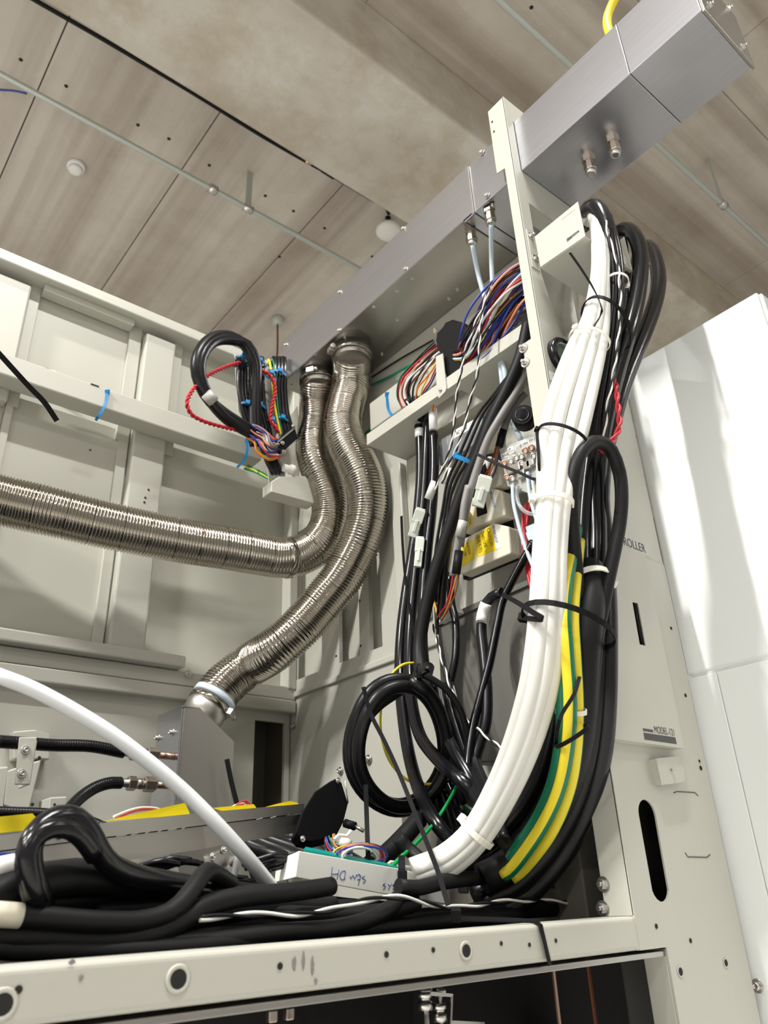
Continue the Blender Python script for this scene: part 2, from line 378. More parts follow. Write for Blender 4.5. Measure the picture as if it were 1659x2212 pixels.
part('gusset', (.375, 1.99, 1.665), (.655, 2.03, 1.69), 'paint2', bw)
part('rail_flange', (XL, 1.955, .580), (.905, 2.03, .612), 'paint', bw, .005)
part('lower_rail', (XL, 1.985, .500), (XR, 2.035, .537), 'paint', bw, .004)
part('seam_strip', (XL, 1.99, .539), (XR, 2.035, .578), 'paint2', bw, .003)
b = MB(); b.sheet([(XL, 2.02, ZFLOOR), (XR, 2.02, ZFLOOR), (XR, 2.02, .50), (XL, 2.02, .50)], (0, .012, 0),
        [[(1.165, 2.02, .10), (1.165, 2.02, .475), (1.268, 2.02, .475), (1.268, 2.02, .10)]])
build('lower_panel', b, 'paint', bw)
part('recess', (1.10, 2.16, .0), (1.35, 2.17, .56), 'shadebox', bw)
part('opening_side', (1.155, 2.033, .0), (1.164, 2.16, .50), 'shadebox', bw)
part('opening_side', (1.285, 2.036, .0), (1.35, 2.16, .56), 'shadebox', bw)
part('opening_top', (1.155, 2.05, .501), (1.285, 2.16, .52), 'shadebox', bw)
for x, y in ((321,1058),(314,1075),(312,1085)): hole(bw, PY(x, y, 1.994), (0,-1,0), .0035)
for x, y in ((195,972),): hole(bw, PY(x, y, 2.03), (0,-1,0), .003)
bolt(bw, PY(407, 1454, 1.98), (0,-1,0), .006)
# raceway on the back wall
rw = thing('wire_raceway', (.3, 1.93, 1.27), 'long cream wire raceway fixed along the back wall pillars', 'raceway')
part('body', (XL, 1.925, 1.285), (1.10, 1.992, 1.352), 'paint', rw, .004)
part('hook_slot', PY(205, 832, 1.924)-V((.012,.001,.0015)), PY(205, 832, 1.924)+V((.012,.001,.0015)), 'dark', rw, 0)
# ================================================================== CABINET: RIGHT WALL (along Y, x ~ 1.285)
sw = thing('cabinet_side_wall', (1.29, 1.4, ZFLOOR), 'cream sheet-metal side wall with tall slotted windows behind the hoses', 'panel')
def rect(pts, X): return [PX(x, y, X) for x, y in pts]
XW = 1.285
def yz(y0, y1, z0, z1, X=XW): return [(X, y0, z0), (X, y1, z0), (X, y1, z1), (X, y0, z1)]
hs = [yz(1.85, 2.0, .60, 1.10), yz(1.665, 1.762, .60, 1.10), yz(1.565, 1.618, .60, 1.10)]
b = MB(); b.sheet([(XW, .80, .567), (XW, 2.035, .567), (XW, 2.035, 1.70), (XW, .80, 1.70)], (.012, 0, 0), hs); build('frame_sheet', b, 'paint', sw)
part('back_sheet', (1.322, .80, .5), (1.332, 2.035, 1.2), 'paint2', sw)
part('lower_sheet', (XW+.004, .83, ZFLOOR), (XW+.014, 2.035, .562), 'paint', sw, .003)
part('fold', (XW-.006, .83, .548), (XW+.012, 2.03, .566), 'paint', sw, .003)
part('vertical_channel', (1.262, 1.43, .62), (XW, 1.475, 1.10), 'paint', sw, .004)
part('vertical_channel', (1.272, 1.36, .62), (XW, 1.41, 1.10), 'paint2', sw, .004)
part('corner_post', (1.255, 1.985, .57), (XW, 2.035, 1.69), 'paint', sw, .004)
for x, y in ((726,1322),(777,1298),(726,1417),(779,1395)): hole(sw, PX(x, y, XW-.001), (-1,0,0), .0035)
b = bolt(sw, PX(632, 1569, XW), (-1,0,0), .006)
screw(sw, PX(796, 1640, XW), (-1,0,0), .007); screw(sw, PX(735, 1665, XW), (-1,0,0), .006)
# shelf with a cut-out
lg = thing('side_shelf', (1.2, 1.15, 1.105), 'narrow cream shelf with a cable cut-out along the side wall', 'shelf')
ho = [PZ(886, 918, 1.105), PZ(968, 868, 1.105), PZ(1014, 900, 1.105), PZ(938, 950, 1.105)]
ho = [V((min(max(p.x, 1.155), 1.27), p.y, 1.105)) for p in ho]
b = MB(); b.sheet([(1.140, .83, 1.105), (1.284, .83, 1.105), (1.284, 1.42, 1.105), (1.140, 1.42, 1.105)], (0, 0, .004), [[(1.165, 1.08, 1.105), (1.245, 1.08, 1.105), (1.245, 1.25, 1.105), (1.165, 1.25, 1.105)]]); build('plate', b, 'paint', lg)
part('front_flange', (1.137, .83, 1.105), (1.1405, 1.42, 1.140), 'paint', lg, .001)
part('end_flange', (1.1405, 1.417, 1.105), (1.284, 1.42, 1.140), 'paint', lg, .001)
rr = thing('side_raceway', (1.24, 1.2, 1.22), 'cream wire raceway above the side shelf with a blue tie', 'raceway')
part('body', (1.215, .86, 1.222), (1.284, 1.50, 1.318), 'paint', rr, .004)
# ================================================================== FRONT FRAME
ff = thing('front_frame', (1.06, .77, ZFLOOR), 'cream front frame: round-edged sill beam and tall drilled column with post', 'frame')
FT = .75
b = MB()
col = [(1.064, -.083), (1.064, 1.746), (1.30, 1.746), (1.30, 1.405), (1.097, 1.405), (1.097, 1.21), (1.102, 1.182), (1.136, 1.043), (1.346, 1.043), (1.346, ZFLOOR), (1.130, ZFLOOR), (1.130, -.083)]
def oval(cx, cz, w_, h_, tilt=0, n=20):
    o = []
    for j in range(n):
        q = 2*math.pi*j/n; r_ = w_/2; x = math.cos(q)*r_; z = math.sin(q)*r_ + (h_/2-r_ if math.sin(q) >= 0 else -(h_/2-r_))
        o.append((cx+x, FT, cz+z))
    return o
dh = [(1.088, FT, 1.503), (1.283, FT, 1.503), (1.283, FT, 1.675), (1.088, FT, 1.675)]
slot = [(1.207, FT, .378), (1.229, FT, .378), (1.229, FT, .468), (1.207, FT, .468)]
b.sheet([(x, FT, z) for x, z in col], (0, .003, 0), [dh, oval(1.140, .048, .046, .145)])
build('column_face', b, 'paint', ff)
b = MB(); b.sheet([(1.064, y, z) for y, z in ((.7505, -.04), (.80, -.04), (.80, 1.017), (.777, 1.017), (.777, 1.52), (.802, 1.526), (.802, 1.746), (.7505, 1.746))], (.003, 0, 0)); build('column_flange', b, 'paint', ff, bevel=.001)
part('column_return', (1.130, .7535, ZFLOOR), (1.134, .80, -.085), 'paint2', ff)
part('column_return', (1.342, .7535, ZFLOOR), (1.346, .80, 1.043), 'paint', ff)
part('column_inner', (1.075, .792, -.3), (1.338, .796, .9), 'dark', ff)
part('sill_beam', (-.9, FT, -.083), (1.0635, .80, -.040), 'paint', ff, .006, seg=4)
part('sill_beam_end', (1.058, FT+.0005, -.083), (1.128, .80, -.0405), 'paint', ff, .002)
part('sill_lip', (-.9, .754, -.0945), (1.13, .80, -.0875), 'steel2', ff, .001)
part('crosspiece_lip', (1.097, .7535, 1.405), (1.30, .79, 1.409), 'paint', ff, .001)
b = MB(); b.sheet([(1.175, .84, .85), (1.34, .84, .85), (1.34, .84, 1.215), (1.175, .84, 1.215)], (0, .004, 0)); build('inner_sheet', b, 'paint2', ff)
b = MB(); b.sheet([(1.175, .843, 1.217), (1.34, .843, 1.217), (1.34, .80, 1.36), (1.13, .80, 1.36)], (0, .004, 0)); build('inner_sheet', b, 'paint2', ff)
for x, y, r_ in ((40,2138,.0032),(605,2087,.0032),(835,2062,.0032),(936,2052,.0028),(1083,2038,.0026),(1144,2041,.0026),(1201,2032,.0026),(1418,2001,.0035)):
    hole(ff, PY(x, y, FT-.0006), (0,-1,0), r_)
for x, y, r_ in ((385,2115,.0082),(5,2170,.0082),(1007,2054,.0070)): hole(ff, PY(x, y, FT-.0006), (0,-1,0), r_, True)
for x, y, r_ in ((1470,2099,.0055),(1568,2080,.0050)): hole(ff, PY(x, y, FT-.0006), (0,-1,0), r_, True)
for x, y, r_ in ((1511,1644,.0028),(1514,1659,.0040),(1492,2032,.0034),(1481,1502,.0035),(1450,1357,.0032)): hole(ff, PY(x, y, FT-.0006), (0,-1,0), r_)
for x, y in ((1063,263),(1067,284)): hole(ff, PX(x, y, 1.0634), (-1,0,0), .003)
for x, y in ((1131,752),(1135,783)): bolt(ff, PX(x, y, 1.063), (-1,0,0), .006)
for x, y in ((1270,1668),(1303,1910),(1302,1962)): bolt(ff, PX(x, y, 1.063), (-1,0,0), .006)
# scuffs on the sill beam: flat dark smears that sit on the paint
for x, y, w_, h_ in ((636,2082,.005,.014),(655,2075,.004,.018),(675,2086,.004,.016),(682,2120,.004,.006),(155,2078,.006,.004),(175,2112,.004,.005)):
    p = PY(x, y, FT-.0004); b = MB(); b.lathe(p, (0,-1,0), [(0,1),(.0003,1)], 10)
    b.v = [V((p.x+(v.x-p.x)*w_/2*random.uniform(.6, 1.2), v.y, p.z+(v.z-p.z)*h_/2*random.uniform(.6, 1.2))) for v in b.v]
    build('scuff', b, 'grayw', ff)
# embossed knock-out outline on the column
def groove(parent, pts, w_=.0016, m='dink'):
    b = MB(); b.strip([V(p) for p in pts], w_, .0008, (0, 1, 0), smoothpath=False); return build('groove', b, m, parent)
groove(ff, [PY(x, y, FT-.0003) for x, y in ((1455,1713),(1462,1710),(1501,1712),(1508,1719))])
groove(ff, [PY(x, y, FT-.0003) for x, y in ((1480,1842),(1486,1851),(1527,1852),(1534,1846))])
groove(ff, [PY(x, y, FT-.0003) for x, y in ((1325,1181),(1360,1189),(1395,1203),(1432,1217))], .003, 'paint')
# tab bracket
tb = thing('tab_bracket', PY(1450, 1700, .72), 'small cream tab bracket with one screw on the column', 'bracket')
b = MB(); b.sheet([PY(x, y, .735) for x, y in ((1418,1638),(1463,1633),(1474,1642),(1481,1684),(1476,1690),(1430,1696))], (0, .003, 0)); build('tab', b, 'paint', tb, bevel=.001)
q = PY(1424, 1666, .735); part('foot', (q.x-.0, .738, q.z-.02), (q.x+.004, .75, q.z+.02), 'paint2', tb, 0)
screw(tb, PY(1451, 1664, .735), (0,-1,0), .0032)
# controller cover with its marks
cv = thing('controller_cover', (1.15, .74, .2), 'cream controller cover marked MODEL-121 with a black slot on the column', 'cover')
A = PY(1318, 1592, .728); B = PY(1479, 1619, .728)
cx0, cx1, cz0, cz1 = A.x, B.x, (A.z+B.z)/2, .560
sl = [PY(1366, 1300, .728), PY(1378, 1303, .728), PY(1395, 1395, .728), PY(1382, 1392, .728)]
b = MB(); b.sheet([(cx0, .728, cz0), (cx1, .728, cz0), (cx1, .728, cz1), (cx0, .728, cz1)], (0, .002, 0), [sl]); build('front', b, 'paint', cv)
b = MB(); b.box((cx0, .7302, cz0), (cx0+.002, .7495, cz1)); b.box((cx1-.002, .7302, cz0), (cx1, .7495, cz1)); b.box((cx0+.002, .7302, cz0), (cx1-.002, .7495, cz0+.002)); b.box((cx0+.002, .7302, cz1-.002), (cx1-.002, .7495, cz1)); build('rim', b, 'paint2', cv)
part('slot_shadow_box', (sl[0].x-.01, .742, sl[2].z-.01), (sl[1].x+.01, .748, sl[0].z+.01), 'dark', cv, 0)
fy = .7277
p0, p1 = PY(1389, 1576, fy), PY(1411, 1580, fy); part('print_bar', (p0.x, fy, p0.z-.0022), (p1.x, fy+.0002, p0.z+.0022), 'dink', cv, 0)
p0, p1 = PY(1391, 1588, fy), PY(1461, 1603, fy); part('print_bar', (p0.x, fy, p0.z-.007), (p1.x, fy+.0002, p0.z+.004), 'dink', cv, 0)
lettering('MODEL-121', PY(1414, 1583, fy), (1,0,0), (0,0,1), .0115, 'dink', cv, .72)
pl = thing('name_label', PY(1380, 1200, FT), 'silver strip label reading CONTROLLER on the column', 'label')
part('strip', (1.150, FT-.0008, .574), (1.305, FT-.0001, .606), 'silver', pl, 0)
lettering('CONTROLLER', (1.158, FT-.0009, .580), (1,0,0), (0,0,1), .0185, 'dink', pl, .78)
# gauge ring and label at the top of the column
p = PY(1213, 775, FT)
ga = thing('panel_gauge', p, 'round panel gauge with chrome and black ring half hidden by white cables', 'gauge')
b = MB(); b.lathe(p, (0,-1,0), [(0,.044),(.012,.044),(.016,.040),(.016,.034),(.010,.033)], 32); build('ring', b, 'gloss', ga)
b = MB(); b.lathe(p-V((0,.002,0)), (0,-1,0), [(.0,.033),(.011,.033),(.012,.030),(.009,.030)], 32); build('inner_ring', b, 'screwm', ga)
b = MB(); b.lathe(p-V((0,.004,0)), (0,-1,0), [(.0,.028),(.007,.028)], 28); build('face', b, 'glass', ga)
p = PY(1196, 815, FT)
nl = thing('letter_label', p, 'small white label with a black letter below the panel gauge', 'label')
part('paper', (p.x-.012, FT-.0006, p.z-.011), (p.x+.02, FT-.0001, p.z+.011), 'wlabel', nl, 0)
lettering('N', (p.x-.003, FT-.0007, p.z-.007), (1,0,0), (0,0,1), .012, 'ink', nl, .8)
# ================================================================== OPEN DOOR ON THE RIGHT
dr = thing('open_door', (1.37, .6, ZFLOOR), 'large pale open cabinet door standing right of the column', 'door')
b = MB(); b.box((1.36, .436, .3495), (1.385, .758, 1.054)); build('upper_panel', b, 'door', dr, bevel=.004)
b = MB(); b.box((1.36, .700, ZFLOOR+.02), (1.385, .758, .3425)); build('lower_panel', b, 'door', dr, bevel=.0015)
b = MB(); b.box((1.36, .436, ZFLOOR+.02), (1.385, .6985, .3425)); build('lower_panel', b, 'door', dr, bevel=.0015)
part('core', (1.364, .44, ZFLOOR+.02), (1.381, .75, 1.04), 'door', dr, 0)
part('edge_trim', (1.36, .428, .35), (1.40, .4355, 1.046), 'door', dr, .003)
q = PX(1637, 2130, 1.36); t = screw(dr, q, (-1,0,0), .006); screw(dr, PX(1369, 947, 1.36), (-1,0,0), .005)
# ================================================================== STAINLESS DUCT
DX0, DX1, DZ0, DZ1, DY0, DY1 = 1.090, 1.281, 1.505, 1.672, .288, 1.792
dt = thing('exhaust_duct', ((DX0+DX1)/2, 1.0, DZ0), 'long square stainless duct running through the column top', 'duct')
YS = PX(1347, 110, DX0).y
b = MB(); b.box((DX0, DY0, DZ0), (DX1, YS-.0003, DZ1)); build('end_section', b, 'steel', dt, bevel=.0015)
b = MB(); b.box((DX0, YS+.0003, DZ0), (DX1, .905, DZ1)); build('middle_section', b, 'steel', dt, bevel=.0015)
b = MB(); b.box((DX0+.002, .907, DZ0), (DX1, DY1, DZ1)); build('far_section', b, 'steel', dt, bevel=.003)
b = MB(); b.box((DX0-.0015, .91, DZ0+.006), (DX0+.001, DY1+.002, DZ1)); build('side_cover', b, 'steel', dt, bevel=.0008)
b = MB(); b.box((DX0-.004, .906, DZ0-.002), (DX0+.001, .912, DZ1)); build('cover_edge', b, 'screwm', dt)
b = MB(); b.box((DX0-.006, .94, DZ0-.0045), (DX1, DY1+.008, DZ0-.0012)); build('bottom_cover', b, 'steel2', dt, bevel=.0008)
b = MB(); b.box((DX0+.002, DY0-.006, DZ0-.004), (DX1+.004, DY0, DZ1+.004)); build('end_flange', b, 'steel2', dt, bevel=.001)
for x, y in ((619,745),(735,632),(872,495),(1042,330),(734,714),(877,582),(1053,423)): screw(dt, PX(x, y, DX0-.001), (-1,0,0), .0048)
for x, y in ((630,832),(745,728),(891,601),(1064,443),(988,625),(970,645),(859,690),(808,662),(858,628),(825,765)): screw(dt, PZ(x, y, DZ0-.0045), (0,0,-1), .0036)
for x, y in ((1533,12),(1605,102),(1575,20)): bolt(dt, PY(x, y, DY0-.006), (0,-1,0), .0048)
# cable glands under the duct
def gland(p, tube_to, label):
    t = thing('cable_gland', p, label, 'cable gland')
    b = MB(); b.lathe(p, (0,0,-1), [(0,.0155),(.010,.0155)], 6, True); build('lock_nut', b, 'brass', t)
    b = MB(); b.lathe(p-V((0,0,.010)), (0,0,-1), [(0,.0125),(.012,.0125),(.013,.0145),(.026,.0145),(.028,.012)], 8, True); build('body', b, 'brass', t)
    b = MB(); b.lathe(p-V((0,0,.038)), (0,0,-1), [(0,.0125),(.008,.011),(.009,.006)], 14); build('cap', b, 'screwm', t)
    return t
g1 = PZ(1017, 500, DZ0-.0045); g2 = PZ(1057, 455, DZ0-.0045)
gland(g1, 0, 'brass cable gland under the duct holding the left pale tube'); gland(g2, 0, 'brass cable gland under the duct holding the right pale tube')
gland(PZ(1271, 345, DZ0), 0, 'empty brass cable gland under the duct nearest the column'); gland(PZ(1323, 304, DZ0), 0, 'empty brass cable gland under the duct nearer its open end')
cable('pale_tube', [g1-V((0,0,.046)), PX(1035, 600, 1.175), PX(1052, 660, 1.165), PX(1068, 740, 1.16), PX(1090, 800, 1.17), PX(1096, 860, 1.18), PX(1118, 930, 1.19)], .0062, 'tube', 'pale blue tube dropping from the left gland behind the coloured harness', 'tube')
cable('pale_tube', [g2-V((0,0,.046)), PX(1062, 570, 1.17), PX(1066, 650, 1.165), PX(1072, 720, 1.155), PX(1082, 800, 1.17), PX(1094, 880, 1.18), PX(1130, 960, 1.20)], .0062, 'tube', 'pale blue tube dropping straight from the right gland behind the coloured harness', 'tube')
# ---- flexible hoses
HR = .058
def flex(name, pts, label, seam=.068, grow=0.0):
    p = spline(pts, .0019); 
    # resample evenly
    out = [p[0]]; acc = 0; stp = .0016
    for a, b_ in zip(p, p[1:]):
        d = (b_-a).length
        while acc + d >= stp:
            f_ = (stp-acc)/d; a = a.lerp(b_, f_); d = (b_-a).length; acc = 0; out.append(a)
        acc += d
    pitch = .0080
    def rad(L):
        s_ = (L % seam)
        if s_ < .0034: return HR - .0042 + grow*min(.75, max(0, L-.75))
        if grow: return HR - .0012 + .0023*math.cos(2*math.pi*L/pitch) + grow*min(.75, max(0, L-.75))
        return HR - .0012 + .0023*math.cos(2*math.pi*L/pitch)
    b = MB(); b.tube(out, HR, 40, smoothpath=False, radf=rad); return b
def collar(parent, p, axis, m='steel2', r=.055, l=.05):
    b = MB(); b.lathe(p, axis, [(0,r),(l,r)], 36); return build('collar', b, m, parent)
def clamp(parent, p, axis, toward, r=HR+.0025):
    ax = V(axis).normalized(); tw = V(toward); tw = (tw-ax*tw.dot(ax)).normalized(); sd = ax.cross(tw)
    c = thing_part = MB(); c.lathe(V(p)-ax*.007, ax, [(0,r),(.0005,r+.001),(.0135,r+.001),(.014,r)], 40); band = build('clamp_band', c, 'chrome', parent)
    q = V(p)+tw*(r+.008)
    b = MB(); b.obox(q, tw*.008, ax*.009, sd*.013); build('clamp_housing', b, 'screwm', band, bevel=.002)
    b = MB(); b.lathe(q-sd*.026+tw*.002, sd, [(0,.0075),(.012,.0075),(.012,.005),(.03,.005)], 10); build('clamp_screw', b, 'screwm', band)
h2 = thing('flexible_hose', PD(760, 1000, 2.3), 'right ribbed steel hose curving from the duct down to the steel box', 'hose')
zt = DZ0-.0045
t2 = PZ(760, 752, zt)
P2 = [t2-V((0,0,.022)), PD(759,806,2.41), PD(756,845,2.385), PD(747,878,2.35), PD(741,917,2.31), PD(750,959,2.27), PD(771,1000,2.235), PD(788,1042,2.205), PD(795,1084,2.185), PD(792,1125,2.17), PD(780,1167,2.155), PD(761,1208,2.145), PD(737,1250,2.13), PD(706,1289,2.115), PD(672,1330,2.10), PD(635,1368,2.08), PD(591,1405,2.075), PY(544,1434,1.825), PY(506,1460,1.852), PY(477,1488,1.864), PY(461,1511,1.868)]
build('ribbed_tube', flex('r', P2, ''), 'chrome', h2)
collar(h2, t2, (0,0,-1)); clamp(h2, t2-V((0,0,.028)), (0,0,-1), PD(715, 790, 2.3)-t2)
h1 = thing('flexible_hose', PD(690, 1000, 2.3), 'left ribbed steel hose curving from the duct end out to the left edge', 'hose')
t1 = PZ(688, 811, zt)
P1 = [t1-V((0,0,.022)), PD(686,866,2.49), PD(685,905,2.47), PD(681,938,2.45), PD(679,968,2.42), PD(686,1003,2.39), PD(702,1042,2.37), PD(714,1084,2.35), PD(714,1120,2.33), PD(703,1153,2.31), PD(680,1182,2.28), PD(645,1200,2.25), PD(605,1204,2.22), PD(560,1197,2.19), PD(500,1186,2.15), PD(400,1169,2.09), PD(250,1139,2.01), PD(120,1108,1.955), PD(0,1080,1.915), PD(-150,1040,1.83)]
P1 += [P1[-1]+V((-.35,-.005,.015)), P1[-1]+V((-.80,-.01,.02))]
build('ribbed_tube', flex('l', P1, '', grow=.0075), 'chrome', h1)
collar(h1, t1, (0,0,-1)); clamp(h1, t1-V((0,0,.028)), (0,0,-1), PD(650, 830, 2.3)-t1)
k = PD(622, 1205, 2.232); kd = PD(605,1204,2.22)-PD(645,1200,2.25)
b = MB(); b.lathe(k-kd.normalized()*.012, kd, [(0,HR+.0015),(.012,HR+.002),(.024,HR+.0015)], 36); build('joint_band', b, 'chrome', h1)
cable('yellow_tube', [PX(1342,-30,1.16), PX(1326,2,1.16), PX(1314,30,1.155), PX(1312,55,1.15), PX(1320,80,1.15)], .0105, 'yellow', 'yellow tube coming down behind the duct top', 'tube')
# ================================================================== STEEL BOX AT THE HOSE END
YB = 1.80
ex = thing('exhaust_box', PY(430, 1750, YB), 'stainless box with sloped top joining the lower hose end', 'steel box')
e0, e1, e2, e3 = PY(398,1527,YB), PY(430,1531,YB), PY(503,1603,YB), PY(503,1760,YB)
dep = .135
zb_ = -.04
pts = [(e0.x, YB, zb_), (e2.x, YB, zb_), (e2.x, YB, e2.z), (e1.x, YB, e1.z), (e0.x, YB, e0.z)]
b = MB(); b.sheet(pts, (0, dep, 0)); build('shell', b, 'steelm', ex, bevel=.003)
b = MB(); b.sheet([(e0.x-.005, YB+.004, zb_), (e0.x-.001, YB+.004, zb_), (e0.x-.001, YB+.004, e0.z+.004), (e0.x-.005, YB+.004, e0.z+.004)], (0, dep, 0)); build('side_plate', b, 'steel', ex, bevel=.001)
for x, y in ((341,1594),(372,1582)): screw(ex, PX(x, y, e0.x-.005), (-1,0,0), .006)
hd = (P2[-1]-P2[-2]).normalized()
spl = P2[-1]+hd*.012
b = MB(); b.lathe(P2[-1]-hd*.01, hd, [(0,.055),(.085,.055)], 36); build('spigot', b, 'steelm', ex)
clamp(ex, P2[-1]+hd*.016, hd, PD(505, 1570, 1.98)-spl, .0585)
b = MB(); b.lathe(P2[-1]-hd*.012, hd, [(0,.0595),(.014,.060),(.016,.057)], 36); build('cuff', b, 'tube', ex)
# coolant fittings on the box
def fitting(parent, p, m='brass', L=.11, s_=1.0):
    p = V(p); ax = V((-1, -.02, 0)).normalized()
    b = MB(); b.lathe(p, ax, [(0,.0085*s_),(.045,.0085*s_)], 14); build('stub_pipe', b, 'copper', parent)
    for o_, r_, l_ in ((.040,.0175,.028),(.072,.0125,.012),(.088,.0165,.020)):
        b = MB(); b.lathe(p+ax*o_*1.0, ax, [(0,r_*s_*.92),(.002,r_*s_),(l_-.002,r_*s_),(l_,r_*s_*.92)], 6 if r_ > .013 else 12, r_ > .013); build('nut', b, 'brass', parent)
    b = MB(); b.lathe(p+ax*.06, ax, [(0,.011*s_),(.045,.011*s_),(.07,.0085*s_)], 14); build('sleeve', b, 'screwm', parent)
    return p+ax*.128
xs = e0.x-.006
f1 = thing('pipe_fitting', PX(372, 1632, xs), 'upper copper pipe with nickel fitting entering the steel box', 'fitting')
p1 = fitting(f1, PX(374, 1634, xs))
f2 = thing('pipe_fitting', PX(370, 1697, xs), 'lower pipe with nickel fitting entering the steel box', 'fitting')
p2 = fitting(f2, PX(369, 1697, xs))
def corr(pts, r, label):
    L = [0]
    b = MB(); b.tube(pts, r, 14, step=.0016, radf=lambda l: r + .00022*math.sin(2*math.pi*l/.0055)); return build('black_hose', b, 'black', label=label, cat='hose')
corr([p1+V((.004,0,0)), PY(195,1612,p1.y), PY(120,1610,p1.y), PY(60,1606,p1.y-.01), PY(0,1602,p1.y-.02), PY(-150,1590,p1.y-.05), PY(-150,1590,p1.y-.05)+V((-.8,-.02,.02))], .0135, 'upper corrugated black hose clamped by the white bracket')
corr([p2+V((.004,0,0)), PY(235,1692,p2.y-.005), PY(205,1702,p2.y-.01), PY(175,1722,p2.y-.02), PY(150,1748,p2.y-.04), PY(130,1775,p2.y-.07), PY(100,1800,p2.y-.1)], .0135, 'lower corrugated black hose bending down behind the steel tray')
corr([PY(-60,1752,1.75)+V((-.9,0,.02)), PY(-60,1752,1.75), PY(0,1754,1.75), PY(100,1758,1.74), PY(170,1768,1.72), PY(230,1790,1.70), PY(300,1830,1.68)], .011, 'thin corrugated black hose lying low behind the yellow taped tray')
# wall brackets at the left
yb = p1.y-.03
br = thing('pipe_clamp', PY(50, 1700, yb), 'cream angled pipe clamp with two screws holding the upper black hose', 'clamp')
q = [PY(x, y, yb) for x, y in ((42,1592),(80,1592),(64,1695),(32,1695))]
b = MB(); b.sheet(q, (0, .004, 0)); build('clamp_plate', b, 'paint', br, bevel=.002)
q = [PY(x, y, yb+.001) for x, y in ((75,1592),(81,1600),(66,1695),(60,1695))]
b = MB(); b.sheet(q, (0, .07, 0)); build('clamp_side', b, 'paint', br, bevel=.002)
for x, y in ((55,1620),(47,1671)): screw(br, PY(x, y, yb), (0,-1,0), .0055)
wb = thing('wall_bracket', PY(40, 1720, 1.97), 'cream stepped wall bracket behind the pipe clamp', 'bracket')
for qs in (((28,1580),(75,1576),(110,1586),(108,1640),(30,1640)), ((15,1665),(90,1640),(60,1760),(8,1740)), ((-20,1660),(18,1655),(5,1760),(-20,1760))):
    b = MB(); b.sheet([PY(x, y, 1.98) for x, y in qs], (0, .04, 0)); build('step', b, 'paint', wb, bevel=.003)
for x, y in ((85,1637),(70,1738)): hole(wb, PY(x, y, 1.979), (0,-1,0), .004)
w2 = thing('small_wall_bracket', PY(125, 1740, 1.93), 'small cream box bracket on the wall above the yellow tape', 'bracket')
b = MB(); b.sheet([PY(x, y, 1.93) for x, y in ((108,1722),(145,1720),(140,1775),(104,1775))], (0, .08, 0)); build('body', b, 'paint', w2, bevel=.003)
hole(w2, PY(118, 1738, 1.929), (0,-1,0), .003)
# ================================================================== STAINLESS TRAY WITH YELLOW TAPE
ty0, ty1 = 1.02, 1.17
def TP(x, y, o=0.0): f_ = (x-0)/660.0; return PY(x, y, ty0+(ty1-ty0)*f_+o)
tr = thing('steel_tray', TP(330, 1850), 'tilted stainless channel tray with yellow tape along its lip', 'tray')
up = [TP(-60,1812), TP(200,1780), TP(440,1755), TP(658,1736)]; mid = [TP(-60,1845), TP(230,1808), TP(443,1782), TP(655,1756)]; lo = [TP(-60,1905), TP(230,1866), TP(450,1832), TP(650,1797)]
for l_ in (up, mid, lo): l_.insert(0, l_[0]+(l_[0]-l_[1])*1.6)
def band(a, b_, thick, name, m):
    mb = MB(); n = len(a)
    for i in range(n-1):
        off = V((0, thick, 0)); q = [a[i], a[i+1], b_[i+1], b_[i]]
        mb.hexa([q[3], q[2], q[2]+off, q[3]+off, q[0], q[1], q[1]+off, q[0]+off])
    return build(name, mb, m, tr, bevel=0)
band(up, mid, .10, 'lip', 'steelm'); 
b = MB()
for x in (262,290,318,345,372,396,560,590,622):
    p = TP(x, 1808-(x-230)*26/213.0+1, -.0006); b.obox(p, (.007*random.uniform(.4,1),0,.0012), (0,.0006,0), (0,0,.0006))
build('edge_glint', b, 'screwm', tr)
lo2 = [p+V((0,.006,0)) for p in lo]; mid2 = [p+V((0,.006,-.0012)) for p in mid]
band(mid2, lo2, .09, 'side', 'steelm')
b = MB(); b.sheet([TP(366,1854,.0), TP(384,1850,.0), TP(386,1888,-.02), TP(405,1905,-.04), TP(396,1914,-.04), TP(366,1890,-.02)], (0, .003, 0)); build('hook', b, 'screwm', tr)
screw(tr, TP(128, 1806, -.0), (0,-1,0), .004)
def tapeflap(pts, label, k):
    a = [TP(x, y, .006) for x, y in pts]
    b = MB(); b.sheet(a, (0, .0012, 0)); return build('tape_flap', b, 'tape', tr)
tapeflap(((-60,1770),(70,1757),(84,1772),(70,1792),(-60,1806)), '', 0)
tapeflap(((220,1774),(400,1734),(411,1760),(330,1766)), '', 1)
tapeflap(((460,1745),(548,1737),(556,1748),(480,1752)), '', 2)
tapeflap(((556,1748),(600,1736),(628,1730),(645,1735),(640,1742)), '', 3)
for i, (x, y) in enumerate(((295,1752),(300,1756),(525,1733),(518,1737),(530,1737))):
    pts = [TP(x-50, y+12, .02), TP(x-15, y-2, .02), TP(x+15, y-8, .02), TP(x+50, y-4, .02), TP(x+62, y+14, .025)]
    if i >= 2: pts = [TP(x-30, y+16, .02), TP(x-10, y+2, .02), TP(x+8, y-2, .02), TP(x+20, y+14, .02)]
    cable('thin_wire', pts, .0014, ['offw','red','red','offw','red'][i], ['thin white wire curled over the long yellow tape flap', 'thin red wire curled over the long yellow tape flap', 'thin red wire arched over the short yellow tape', 'thin white wire arched over the short yellow tape', 'second thin red wire arched over the short yellow tape'][i], 'wire')
